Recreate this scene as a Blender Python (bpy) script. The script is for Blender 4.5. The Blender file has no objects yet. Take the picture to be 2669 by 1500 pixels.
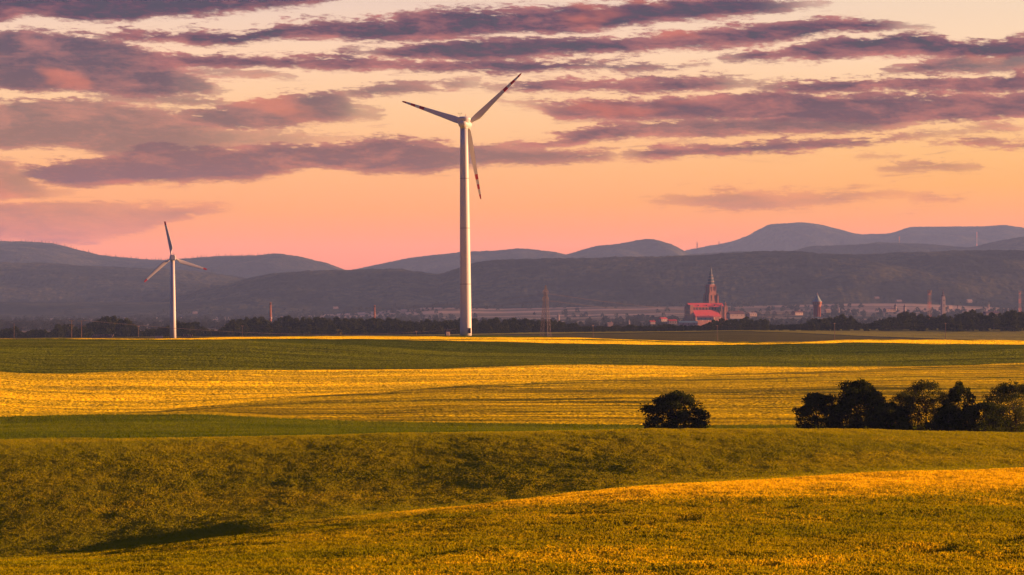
import bpy, math, random
import numpy as np
from mathutils import Vector, Matrix
random.seed(7); rng = np.random.default_rng(7)
SC = bpy.context.scene; COL = SC.collection
PI = math.pi
# ------------------------------------------------------------------ camera
K = 2669/2576.0            # reading scale of the photograph
F = 2669*100/36.0          # focal length in photo pixels (100 mm lens)
HY = 815.0                 # row of the true horizon in the photo
cam = bpy.data.cameras.new('camera'); cam.lens = 100; cam.sensor_width = 36
cam.shift_y = (HY-750)/2669.0; cam.clip_start = 0.5; cam.clip_end = 80000
camo = bpy.data.objects.new('camera', cam); COL.objects.link(camo)
camo.rotation_euler = (PI/2, 0, 0); SC.camera = camo
# ------------------------------------------------------------------ light
SUN_EL, SUN_AZ = math.radians(7.0), math.radians(80)     # azimuth from +Y (view) towards +X
sd = Vector((math.sin(SUN_AZ)*math.cos(SUN_EL), math.cos(SUN_AZ)*math.cos(SUN_EL), math.sin(SUN_EL)))
sl = bpy.data.lights.new('sun', 'SUN'); sl.energy = 5.0; sl.angle = math.radians(0.6); sl.color = (1.0, 0.47, 0.25)
so = bpy.data.objects.new('sun', sl); COL.objects.link(so); so.rotation_euler = sd.to_track_quat('Z', 'Y').to_euler()
SC.view_settings.view_transform = 'Standard'; SC.view_settings.look = 'None'
EXPO = 1.85
SIG = 3.2e-5                # haze extinction per metre
CINF = (.48, .31, .40)      # brightness of endless haze
SC.view_settings.exposure = EXPO; SC.view_settings.gamma = 1
SC.cycles.use_denoising = True
SC.cycles.max_bounces = 5; SC.cycles.diffuse_bounces = 2; SC.cycles.glossy_bounces = 1
SC.cycles.transparent_max_bounces = 8; SC.cycles.volume_bounces = 0; SC.cycles.caustics_reflective = False

def lin(c):
    return tuple(((v/255)/12.92 if v/255 <= .04045 else ((v/255+.055)/1.055)**2.4) for v in c)

# ------------------------------------------------------------------ node helper
class S:
    """socket wrapper with arithmetic"""
    nt = None
    def __init__(s, o): s.o = o
    @staticmethod
    def m(op, *a):
        n = S.nt.nodes.new('ShaderNodeMath'); n.operation = op
        for i, v in enumerate(a):
            if isinstance(v, S): S.nt.links.new(v.o, n.inputs[i])
            else: n.inputs[i].default_value = float(v)
        return S(n.outputs[0])
    def __add__(s, b): return S.m('ADD', s, b)
    def __radd__(s, b): return S.m('ADD', b, s)
    def __sub__(s, b): return S.m('SUBTRACT', s, b)
    def __rsub__(s, b): return S.m('SUBTRACT', b, s)
    def __mul__(s, b): return S.m('MULTIPLY', s, b)
    def __rmul__(s, b): return S.m('MULTIPLY', s, b)
    def __truediv__(s, b): return S.m('DIVIDE', s, b)
    def maxi(s, b): return S.m('MAXIMUM', s, b)
    def mini(s, b): return S.m('MINIMUM', s, b)
    def abs(s): return S.m('ABSOLUTE', s)
def smooth(v, a, b):
    n = S.nt.nodes.new('ShaderNodeMapRange'); n.interpolation_type = 'SMOOTHSTEP'
    S.nt.links.new(v.o, n.inputs[0]); n.inputs[1].default_value = a; n.inputs[2].default_value = b
    return S(n.outputs[0])
def comb(x, y, z):
    n = S.nt.nodes.new('ShaderNodeCombineXYZ')
    for i, v in enumerate((x, y, z)):
        if isinstance(v, S): S.nt.links.new(v.o, n.inputs[i])
        else: n.inputs[i].default_value = v
    return S(n.outputs[0])
def sep(v):
    n = S.nt.nodes.new('ShaderNodeSeparateXYZ'); S.nt.links.new(v.o, n.inputs[0]); return [S(o) for o in n.outputs]
def vmul(v, t):
    n = S.nt.nodes.new('ShaderNodeVectorMath'); n.operation = 'MULTIPLY'
    S.nt.links.new(v.o, n.inputs[0]); n.inputs[1].default_value = t; return S(n.outputs[0])
def vop(op, a, b=None, t=None):
    n = S.nt.nodes.new('ShaderNodeVectorMath'); n.operation = op
    S.nt.links.new(a.o, n.inputs[0])
    if b is not None: S.nt.links.new(b.o, n.inputs[1])
    if t is not None: n.inputs[1].default_value = t
    return S(n.outputs[0])
def noise(vec, scale=1.0, detail=3, rough=.55, dist=0.0, color=False):
    n = S.nt.nodes.new('ShaderNodeTexNoise')
    S.nt.links.new(vec.o, n.inputs['Vector']); n.inputs['Scale'].default_value = scale
    n.inputs['Detail'].default_value = detail; n.inputs['Roughness'].default_value = rough
    n.inputs['Distortion'].default_value = dist
    return S(n.outputs['Color' if color else 'Fac'])
def mix(f, a, b):
    n = S.nt.nodes.new('ShaderNodeMix'); n.data_type = 'RGBA'
    for v, k in ((f, 0), (a, 6), (b, 7)):
        if isinstance(v, S): S.nt.links.new(v.o, n.inputs[k])
        elif k == 0: n.inputs[0].default_value = v
        else: n.inputs[k].default_value = (*v, 1)
    return S(n.outputs[2])
def ramp(f, stops):
    n = S.nt.nodes.new('ShaderNodeValToRGB'); S.nt.links.new(f.o, n.inputs[0]); r = n.color_ramp
    while len(r.elements) < len(stops): r.elements.new(.5)
    for e, (p, c) in zip(r.elements, stops): e.position = p
    for e, (p, c) in zip(r.elements, stops): e.position = p; e.color = (*c, 1)
    return S(n.outputs[0])

# ------------------------------------------------------------------ world: dusk sky with cloud streaks
W = bpy.data.worlds.new('World'); SC.world = W; W.use_nodes = True
S.nt = W.node_tree; S.nt.nodes.clear()
out = S.nt.nodes.new('ShaderNodeOutputWorld'); bg = S.nt.nodes.new('ShaderNodeBackground')
S.nt.links.new(bg.outputs[0], out.inputs[0])
tc = S.nt.nodes.new('ShaderNodeTexCoord'); gx, gy, gz = sep(S(tc.outputs['Generated']))
FV = F/K
az = S.m('ARCTAN2', gx, gy)
hor = S.m('SQRT', gx*gx+gy*gy).maxi(1e-4)
X = az*FV + 1288.0                       # azimuth, 7156 units per radian
Y = HY/K - (gz/hor)*FV                   # elevation measured downwards
E = 2**EXPO
def sk(c, k=1.0): return tuple(v*k/E for v in lin(c))
f = S.m('MULTIPLY', (HY/K - Y), 1/3400.0)
base = ramp(f, [(0.0, sk((238,128,112))), (.033, sk((254,151,117))), (.065, sk((255,162,119))), (.105, sk((255,181,130))), (.15, sk((255,200,152))),
                (.19, sk((255,210,176))), (.225, sk((240,206,186))), (.27, sk((214,184,182))), (.42, sk((110,100,158))), (1.0, sk((70,76,146)))])
right = ramp(f, [(0.0, sk((250,135,88))), (.06, sk((255,160,95))), (.12, sk((255,190,125))), (.19, sk((255,215,178))), (.24, sk((244,214,186))),
                (.30, sk((214,184,182))), (.45, sk((112,100,158))), (1.0, sk((70,76,146)))])
base = mix(smooth(X, 900, 2900), base, right)
u01 = (X + 300.0)*(1/3176.0)
def wn(sx, sy, sc, det, ox, rough=.55, dist=0.0):
    return noise(comb((X+Y*(-1.2)+ox)*(sx/1000.0), (Y+X*.045)*(sy/1000.0), ox*.01), sc, det, rough, dist)
w1 = wn(1, 3.4, 3.0, 5, 11, .6, .3) - .5
w2 = wn(.8, 4.2, 12.0, 6, 53, .64, .3) - .5
w3 = wn(1, 3.2, 60.0, 4, 91, .65) - .5
w4 = wn(.9, 4.0, 28.0, 6, 137, .68, .5) - .5
Yw = Y + w1*36.0 + w2*24.0 + w4*14.0
clouds = [
 [(-300,-120,60,1),(0,-80,68,1),(90,-70,50,1),(230,-60,66,1),(330,-60,60,1),(400,-50,50,1),(560,-50,36,1),(700,-50,20,1),(800,-45,6,1),(900,-40,-20,1)],
 [(245,100,106,.8),(300,90,112,1),(400,88,108,1),(450,92,108,1),(500,80,118,1),(600,85,112,1),(640,76,104,1),(800,60,100,1),(900,48,102,1),(1000,40,100,1),(1130,28,96,1),(1300,22,82,1),(1450,10,76,1),(1560,8,62,1),(1660,0,50,1),(1800,-5,40,1),(1950,5,35,.9),(2010,12,22,.7),(2080,10,14,.5)],
 [(860,132,138,.7),(950,125,140,.9),(1000,112,144,1),(1080,100,142,1),(1150,98,150,1),(1250,96,150,1),(1400,98,136,1),(1500,92,132,1),(1620,86,126,1),(1750,72,118,1),(1900,66,112,1),(2020,58,100,1),(2100,48,86,1),(2160,52,84,1),(2230,68,80,.9),(2330,72,76,.6)],
 [(-300,110,240,.95),(0,100,235,.95),(60,88,240,.95),(130,95,234,.95),(200,100,232,.95),(270,108,240,.95),(340,122,246,.95),(400,130,246,.95),(450,170,244,.9),(530,200,236,.8),(560,228,232,.5)],
 [(330,130,178,.95),(450,140,178,1),(600,145,172,1),(700,145,168,1),(900,142,176,1),(1000,148,172,1),(1150,152,178,1),(1300,150,182,1),(1400,156,176,1),(1500,158,172,.9),(1600,160,176,.9),(1700,164,172,.8),(1780,156,160,.6)],
 [(400,178,198,.7),(550,182,198,.7),(650,184,200,.7),(735,195,200,.5)],
 [(1820,142,150,.8),(1900,130,152,1),(2000,118,154,1),(2100,106,152,1),(2200,96,148,1),(2300,92,150,1),(2360,96,154,1),(2400,116,158,1),(2500,114,158,1),(2576,104,158,1),(2880,90,158,1)],
 [(2230,185,190,.8),(2300,166,192,.95),(2400,152,190,.9),(2500,148,188,.85),(2880,140,190,.9)],
 [(1220,212,220,.6),(1300,205,228,.95),(1420,195,228,1),(1500,196,228,1),(1650,195,232,1),(1780,200,226,.95),(1920,212,216,.6)],
 [(780,262,266,.3),(860,240,250,.6),(930,222,245,.85),(1010,212,238,.85),(1100,210,226,.75),(1160,196,220,.7),(1198,200,212,.5)],
 [(1910,220,228,.8),(2000,208,232,1),(2100,202,230,1),(2200,205,230,1),(2300,208,234,1),(2450,202,240,1),(2576,190,234,1),(2880,180,234,1)],
 [(1260,248,262,.5),(1350,258,275,.7),(1400,265,298,.95),(1500,252,300,1),(1600,248,302,1),(1750,250,300,1),(1850,240,300,1),(2000,232,305,1),(2100,240,312,1),(2300,240,312,1),(2450,236,305,1),(2576,248,300,1),(2880,248,300,1)],
 [(1280,355,368,.8),(1340,358,370,1),(1400,340,368,.95),(1450,330,362,1),(1530,310,350,1),(1620,302,345,.95),(1750,300,345,.95),(1850,300,338,.95),(2000,290,335,.95),(2150,290,330,.9),(2300,290,318,.8),(2400,285,300,.6),(2500,280,290,.3)],
 [(1560,388,396,.6),(1650,372,402,1),(1740,368,392,1),(1850,360,388,1),(2000,352,378,1),(2150,348,366,.95),(2260,347,353,.8),(2330,343,350,.6),(2410,335,343,.5)],
 [(350,305,318,.7),(450,290,322,.85),(560,270,328,.9),(650,252,330,.9),(740,245,320,.9),(800,238,312,.9),(850,242,308,.85),(900,268,300,.6),(955,285,303,.5)],
 [(-300,268,380,.85),(0,268,380,.85),(100,260,375,.85),(160,256,372,.85),(300,265,400,.85),(400,280,412,.85),(500,305,402,.8),(620,328,370,.65),(760,338,364,.55),(880,345,354,.35)],
 [(210,266,271,.6),(330,267,282,.7),(460,275,281,.5)],
 [(230,239,247,.7),(330,241,262,.75),(450,246,265,.75),(560,250,266,.7),(625,262,268,.5)],
 [(20,428,438,.6),(100,415,455,.95),(200,402,468,.97),(300,392,465,.97),(380,362,462,.97),(500,365,462,.97),(600,372,458,.97),(700,365,440,.97),(800,366,420,.97),(870,362,425,.97),(1000,350,432,.97),(1080,356,434,.95),(1150,365,425,.92),(1250,366,415,.9),(1400,376,410,.9),(1520,386,402,.8),(1560,392,396,.5)],
 [(-300,395,502,.75),(0,400,502,.75),(60,425,500,.7),(120,470,496,.55),(190,480,488,.3)],
 [(-300,510,610,.66),(0,510,612,.66),(150,515,618,.6),(300,516,600,.55),(380,517,578,.55),(480,519,545,.6),(575,523,529,.5)],
 [(1650,505,512,.4),(1750,492,518,.55),(1820,486,524,.6),(1900,482,524,.6),(2000,488,518,.55),(2150,488,501,.5),(2265,490,494,.35)],
 [(2290,501,507,.35),(2340,497,510,.5),(2405,501,506,.35)],
 [(2210,431,436,.5),(2330,418,435,.65),(2445,420,428,.5)],
 [(2340,362,368,.6),(2430,355,372,.85),(2576,362,380,.85),(2880,362,380,.8)],
 [(2160,398,402,.4),(2245,397,402,.4)],
 [(2430,324,332,.5),(2500,312,332,.75),(2555,328,334,.5)],
]
Y0, YS, H0, HS = -200.0, 1000.0, -100.0, 300.0
dens = None; opac = None
for ci, c in enumerate(clouds):
    n = S.nt.nodes.new('ShaderNodeRGBCurve'); S.nt.links.new(comb(u01, u01, u01).o, n.inputs['Color'])
    pts = [(x, (t+b)/2, (b-t)/2, a) for x, t, b, a in c]
    if pts[0][0] > -290: pts = [(-301, pts[0][1], -95, pts[0][3]), (pts[0][0]-150, pts[0][1], -75, pts[0][3]), (pts[0][0]-18, pts[0][1], -8, pts[0][3])] + pts
    if pts[-1][0] < 2870: pts = pts + [(pts[-1][0]+18, pts[-1][1], -8, pts[-1][3]), (pts[-1][0]+150, pts[-1][1], -75, pts[-1][3]), (2879, pts[-1][1], -95, pts[-1][3])]
    for ch, k in ((0, 1), (1, 2), (2, 3)):
        cv = n.mapping.curves[ch]
        vals = [((p[0]+300)/3176.0, ((p[1]-Y0)/YS, (p[2]-H0)/HS, p[3])[ch]) for p in pts]
        vals = [(min(max(a, 0), 1), min(max(b, 0), 1)) for a, b in vals]
        cv.points[0].location = vals[0]; cv.points[1].location = vals[-1]
        for v in vals[1:-1]: cv.points.new(*v)
        for p in cv.points: p.handle_type = 'AUTO_CLAMPED'
    n.mapping.update()
    r, g, b = sep(S(n.outputs[0]))
    d = (g*HS+H0) - (Yw - (r*YS+Y0)).abs()
    a = smooth(d + w2*50.0 + w4*46.0 + w3*26.0 + 4.5, -7.0, 9.0)*b
    opac = a if opac is None else (opac.maxi(a))
    dd = d*b
    dens = dd if dens is None else dens.maxi(dd)
w5 = wn(.7, 7.5, 9.0, 7, 733, .68, .5) - .5
opac = opac.maxi(smooth(dens + w5*190.0 + w4*20.0 - 1.0, 0.0, 34.0)*.6)
wisp = smooth(wn(1, 5, 4.0, 6, 171, .7, .6), .60, .85)*smooth(Y, 560, 300)*.55*smooth(Y*-1.0, 200.0, -200.0)
opac = opac.maxi(wisp)
high = smooth(wn(.5, 1.5, 1.6, 5, 300, .6, .4), .5, .62)*smooth(Y*-1.0, 60.0, 260.0)*.7
opac = opac.maxi(high)
low = smooth(Y, 60, 560)
cdark = mix(low, sk((84,66,94)), sk((150,104,108)))
cpink = mix(low, sk((196,120,118)), sk((226,136,118)))
t1 = smooth(wn(1, 3.2, 5.0, 5, 411, .6, .4), .42, .70)
t2 = smooth(dens*-1.0 + w2*14.0, -16.0, 2.0)*.38
ccol = mix((t1*.55 + t2 + w4*.9 + w3*.5).maxi(0.0).mini(1.0), cdark, cpink)
glow = smooth(wn(1, 3.0, 3.2, 3, 640, .5, .2), .60, .74)*.55
ccol = mix(glow, ccol, sk((226,122,104)))
sky = mix(opac*.97, base, ccol)
# away from the view the dusk sky is dimmer and bluer (left and behind), warmer towards the sun
side = smooth(az.abs()*-1.0, -.5, -.17)
sunward = smooth(az, .5, 1.3)*smooth(az*-1.0, -2.6, -1.9)*smooth(f*-1.0, -.45, -.05)
dusk = ramp(f, [(0.0, sk((92,84,132))), (.12, sk((88,88,150))), (.45, sk((88,90,158))), (1.0, sk((70,76,146)))])
sky = mix(side, dusk, sky)
sky = mix(sunward*.45, sky, sk((255,170,105), 1.3))
tt = (gz/hor).maxi(1e-4)
Tr = S.m('POWER', 2.718282, (S.m('DIVIDE', 640.0, tt)).mini(27500.0)*(-SIG))
chan = sep(sky)
comp = [((c - (1.0-Tr)*(ci_/E))/Tr).maxi(0.01) for c, ci_ in zip(chan, CINF)]
comp = comb(*comp)
sky = mix(smooth(az.abs()*-1.0, -.6, -.3)*smooth(gz, .004, .008), sky, comp)
S.nt.links.new(sky.o, bg.inputs['Color']); bg.inputs['Strength'].default_value = 1.0
W.cycles.sampling_method = 'MANUAL'; W.cycles.sample_map_resolution = 512

# ------------------------------------------------------------------ materials
def mat(name, fn):
    m = bpy.data.materials.new(name); m.use_nodes = True
    S.nt = m.node_tree; S.nt.nodes.clear()
    m.cycles.use_bump_map_correction = False
    o = S.nt.nodes.new('ShaderNodeOutputMaterial'); fn(o); return m
def pos():
    return S(S.nt.nodes.new('ShaderNodeNewGeometry').outputs['Position'])
def principled(o, col, rough=.8, normal=None, **kw):
    p = S.nt.nodes.new('ShaderNodeBsdfPrincipled')
    if isinstance(col, S): S.nt.links.new(col.o, p.inputs['Base Color'])
    else: p.inputs['Base Color'].default_value = (*col, 1)
    p.inputs['Roughness'].default_value = rough; p.inputs['Specular IOR Level'].default_value = kw.get('spec', .25)
    if normal is not None: S.nt.links.new(normal.o, p.inputs['Normal'])
    if 'metal' in kw: p.inputs['Metallic'].default_value = kw['metal']
    S.nt.links.new(p.outputs[0], o.inputs[0]); return p
def plain(name, col, rough=.7, var=.25, sc=1.0, **kw):
    def fn(o):
        oi = S(S.nt.nodes.new('ShaderNodeTexCoord').outputs['Object'])
        v = noise(oi, sc, 4, .6)
        principled(o, mix(v, tuple(c*(1-var) for c in col), tuple(min(1, c*(1+var)) for c in col)), rough, **kw)
    return mat(name, fn)
def crop(name, a, b, c, fine=1.6, k=1.5, stretch=.06, streak=.42, pale=None, tram=None):
    """standing crop seen from afar: colours a/b by streaks, canopy of near-vertical stalks (tilted normals)"""
    def fn(o):
        p = pos()
        s1 = noise(vmul(p, (stretch*.35, stretch*2.2, .0)), 1.0, 6, .6, .3)
        s2 = noise(vmul(p, (stretch*.06, stretch*.8, .0)), 1.0, 4, .55, .4)
        s3 = noise(vmul(p, (stretch*3, stretch*14, 0)), 1.0, 4, .65)
        fr = noise(vmul(p, (fine*.6, fine*.45, fine)), 1.0, 3, .7)
        s4 = noise(vmul(p, (.011, .095, 0)), 1.0, 6, .62, .9)
        s5 = noise(vmul(p, (.004, .034, 0)), 1.0, 5, .6, .6)
        col = mix(smooth(s2*.55+s1*.45, .40, .60), a, b)
        col = mix(smooth(s4, .51, .57)*streak, col, c)
        col = mix(smooth(s5, .51, .60)*streak*.7, col, c)
        col = mix(smooth(s1*.5+s3*.5, .52, .60)*streak, col, c)
        col = mix(smooth(fr, .45, .75)*.22, col, c)
        if pale is not None: col = mix(smooth(s1*.4+s3*.6, .57, .66)*.5, col, pale)
        if tram is not None:
            ang, sp, tw = tram; x, y, z = sep(p)
            q = x*math.cos(ang)+y*math.sin(ang)
            q = S.m('PINGPONG', q + (s2-.5)*2.0, sp)
            col = mix(smooth(q*-1.0, -tw, -tw*.4)*.75, col, c)
        g = S(S.nt.nodes.new('ShaderNodeNewGeometry').outputs['Normal'])
        rn = vop('SUBTRACT', noise(vmul(p, (fine, fine*.7, fine)), 1.0, 3, .8, color=True), t=(.5, .5, .5))
        nn = vop('NORMALIZE', vop('ADD', g, vmul(rn, (5.2*k, 5.2*k, 0))))
        principled(o, col, .9, nn, spec=.0)
    return mat(name, fn)
M = {}
M['soil'] = crop('grass', (.07,.075,.015), (.05,.06,.012), (.03,.03,.01))
M['wheat_green'] = crop('green_wheat', (.135,.165,.0), (.10,.13,.0), (.025,.035,.0), tram=(1.45, 16, .7))
M['wheat_dark'] = crop('dark_green_crop', (.075,.105,.0), (.060,.088,.0), (.02,.03,.0))
M['wheat_olive'] = crop('striped_barley', (.62,.46,.002), (.40,.34,.002), (.06,.07,.003), streak=.85, pale=(.80,.54,.06), tram=(1.52, 9, .8))
M['barley_gold'] = crop('ripe_barley', (.92,.62,.003), (.56,.43,.003), (.26,.23,.002), k=2.8, streak=.75, pale=(.97,.66,.16), tram=(1.62, 14, .5))
M['rape_yellow'] = crop('yellow_crop', (.97,.72,.002), (.93,.66,.002), (.4,.32,.002), k=3.2)
M['stem_green'] = crop('low_green_strip', (.12,.15,.003), (.09,.12,.003), (.03,.05,.002))
M['stubble_dim'] = crop('brown_green_field', (.10,.095,.015), (.08,.08,.014), (.05,.05,.01), k=.7)
M['stubble_pale'] = crop('pale_olive_field', (.24,.23,.03), (.18,.18,.025), (.08,.08,.015), k=.8, tram=(1.5, 20, 1.2))
M['hedge_line'] = crop('dark_field_margin', (.02,.022,.008), (.02,.02,.008), (.015,.015,.006), k=.5)
def valley_fn(o):
    p = pos()
    v = S.nt.nodes.new('ShaderNodeTexVoronoi'); S.nt.links.new(vmul(p, (.0014, .0035, 0)).o, v.inputs['Vector'])
    r, g, b = sep(S(v.outputs['Color']))
    col = mix(smooth(r, .45, .65), (.03,.035,.018), (.26,.20,.12))
    col = mix(smooth(g, .7, .75), col, (.12,.11,.05))
    col = mix(smooth(noise(p, .004, 5, .6), .5, .62)*.7, col, (.035,.04,.02))
    principled(o, col, .95, spec=.0)
M['valley'] = mat('valley_fields', valley_fn)
def pale_fn(o):
    p = pos()
    s = noise(vmul(p, (.0012, .006, 0)), 1.0, 5, .6, .5)
    col = mix(smooth(s, .44, .56), (.34,.25,.15), (.13,.11,.06))
    x, y, z = sep(p)
    col = mix(smooth(x, -900, -1400), col, (.06,.06,.035))
    principled(o, col, .95, spec=.0)
M['foot_field'] = mat('pale_foothill_field', pale_fn)
def hill_fn(o):
    p = pos()
    n1 = noise(p, .004, 5, .6); n2 = noise(p, .03, 4, .7)
    g = S(S.nt.nodes.new('ShaderNodeNewGeometry').outputs['Normal'])
    rn = vop('SUBTRACT', noise(p, .03, 3, .75, color=True), t=(.5,.5,.5))
    nn = vop('NORMALIZE', vop('ADD', g, vmul(rn, (2.0, 2.0, 0))))
    col = mix(smooth(n1, .4, .62), (.010,.012,.006), (.075,.068,.020))
    col = mix(smooth(n2, .42, .58)*.8, col, (.006,.009,.005))
    principled(o, col, .95, nn, spec=.0)
M['forest'] = mat('forested_hillside', hill_fn)
def leaf(name, a, b, tr=.35, sc=.4):
    def fn(o):
        p = S(S.nt.nodes.new('ShaderNodeTexCoord').outputs['Object'])
        oi = S.nt.nodes.new('ShaderNodeObjectInfo')
        n = noise(p, sc, 3, .7)
        gi = S.nt.nodes.new('ShaderNodeNewGeometry')
        col = mix((smooth(n, .38, .62)*.6 + S(gi.outputs['Random Per Island'])*.25 + S(oi.outputs['Random'])*.15), a, b)
        d = S.nt.nodes.new('ShaderNodeBsdfDiffuse'); t = S.nt.nodes.new('ShaderNodeBsdfTranslucent'); mx = S.nt.nodes.new('ShaderNodeMixShader')
        S.nt.links.new(col.o, d.inputs[0]); S.nt.links.new(col.o, t.inputs[0]); mx.inputs[0].default_value = tr
        S.nt.links.new(d.outputs[0], mx.inputs[1]); S.nt.links.new(t.outputs[0], mx.inputs[2]); S.nt.links.new(mx.outputs[0], o.inputs[0])
    return mat(name, fn)
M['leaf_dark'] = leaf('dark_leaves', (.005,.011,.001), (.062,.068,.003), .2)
M['leaf_near'] = leaf('near_leaves', (.008,.018,.0015), (.062,.075,.005), .3)
M['leaf_grey'] = leaf('greyish_leaves', (.020,.032,.004), (.095,.10,.010), .35)
M['leaf_far'] = leaf('far_leaves', (.010,.012,.005), (.045,.040,.012), .2, .1)
M['leaf_bright'] = leaf('bright_leaves', (.05,.06,.008), (.16,.13,.015), .4)
M['bark'] = plain('bark', (.05,.035,.025), .9)
def stalk(name, a, b, c):
    def fn(o):
        p = pos(); oi = S.nt.nodes.new('ShaderNodeObjectInfo')
        at_ = S.nt.nodes.new('ShaderNodeAttribute'); at_.attribute_type = 'INSTANCER'; at_.attribute_name = 'ripe_lit'; ripe_lit = S(at_.outputs['Fac'])
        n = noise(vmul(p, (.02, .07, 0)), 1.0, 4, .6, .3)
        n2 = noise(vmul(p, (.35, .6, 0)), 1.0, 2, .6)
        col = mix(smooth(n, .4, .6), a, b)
        col = mix(smooth(S(oi.outputs['Random'])*.42+n2*.42+ripe_lit*.80, .55, .95)*.9, col, c)  # share of gold: random ripeness plus slope light painted per clump
        d = S.nt.nodes.new('ShaderNodeBsdfDiffuse'); t = S.nt.nodes.new('ShaderNodeBsdfTranslucent'); mx = S.nt.nodes.new('ShaderNodeMixShader')
        S.nt.links.new(col.o, d.inputs[0]); S.nt.links.new(col.o, t.inputs[0]); mx.inputs[0].default_value = .4
        S.nt.links.new(d.outputs[0], mx.inputs[1]); S.nt.links.new(t.outputs[0], mx.inputs[2]); S.nt.links.new(mx.outputs[0], o.inputs[0])
    return mat(name, fn)
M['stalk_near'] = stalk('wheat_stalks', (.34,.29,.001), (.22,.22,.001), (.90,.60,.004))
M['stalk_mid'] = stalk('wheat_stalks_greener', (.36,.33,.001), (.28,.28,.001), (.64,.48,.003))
M['stalk_green'] = stalk('green_stalks', (.15,.19,.001), (.10,.145,.001), (.24,.24,.001))
M['white'] = plain('white_paint', (.50,.48,.40), .5, .05, .2)
M['red'] = plain('red_paint', (.42,.02,.03), .5, .1, .5)
M['grey_metal'] = plain('galvanised_steel', (.13,.10,.09), .6, .2, .5)
M['rust_metal'] = plain('red_white_steel', (.45,.18,.14), .6, .3, .15)
M['brick'] = plain('old_brick', (.30,.12,.07), .85, .3, .3)
M['stone'] = plain('tower_sandstone', (.22,.085,.05), .85, .45, .22)
M['stone_dark'] = plain('dark_opening', (.03,.02,.03), .9)
M['stone_pale'] = plain('pale_stone', (.42,.28,.19), .85, .2, .3)
M['roof_red'] = plain('red_tiles', (.38,.032,.030), .75, .2, .3)
M['roof_dark'] = plain('dark_roof', (.07,.04,.05), .75, .2, .3)
M['copper'] = plain('green_copper', (.06,.085,.075), .6, .25, .3)
M['plaster'] = plain('light_plaster', (.26,.20,.165), .85, .15, .2)
M['copper_pale'] = plain('pale_green_copper', (.17,.24,.21), .6, .2, .3)
M['teal'] = plain('teal_roof_sheet', (.12,.22,.19), .6, .15, .2)
M['wood'] = plain('weathered_pole_wood', (.16,.10,.06), .85, .25, 1.0)
M['wire'] = plain('wire', (.08,.06,.05), .6, .1)
M['straw'] = plain('stacked_logs', (.20,.13,.10), .9, .5, 1.2)
M['clock'] = plain('clock_face', (.06,.05,.06), .6)

# ------------------------------------------------------------------ object helpers
def tag(o, label=None, cat=None, group=None, kind=None):
    if label: o['label'] = label
    if cat: o['category'] = cat
    if group: o['group'] = group
    if kind: o['kind'] = kind
    return o
def raw_mesh(name, V, Fc, mats, mi=None, smoothf=False):
    me = bpy.data.meshes.new(name)
    V = np.asarray(V, dtype=np.float32); Fc = np.asarray(Fc, dtype=np.int32)
    nf, k = Fc.shape
    me.vertices.add(len(V)); me.vertices.foreach_set('co', V.ravel())
    me.loops.add(nf*k); me.loops.foreach_set('vertex_index', Fc.ravel())
    me.polygons.add(nf); me.polygons.foreach_set('loop_start', np.arange(nf, dtype=np.int32)*k)
    try: me.polygons.foreach_set('loop_total', np.full(nf, k, dtype=np.int32))
    except Exception: pass
    for m in mats: me.materials.append(m)
    if mi is not None: me.polygons.foreach_set('material_index', np.asarray(mi, dtype=np.int32))
    me.polygons.foreach_set('use_smooth', np.full(nf, bool(smoothf)))
    me.update(calc_edges=True); me.validate(); return me
def link(name, me, parent=None, loc=(0,0,0)):
    o = bpy.data.objects.new(name, me); COL.objects.link(o); o.location = loc
    if parent: o.parent = parent
    return o
def empty(name, loc, rz=0, label=None, cat=None, group=None):
    o = bpy.data.objects.new(name, None); COL.objects.link(o); o.location = loc; o.rotation_euler = (0, 0, rz)
    o.empty_display_size = 1; return tag(o, label, cat, group)
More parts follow.
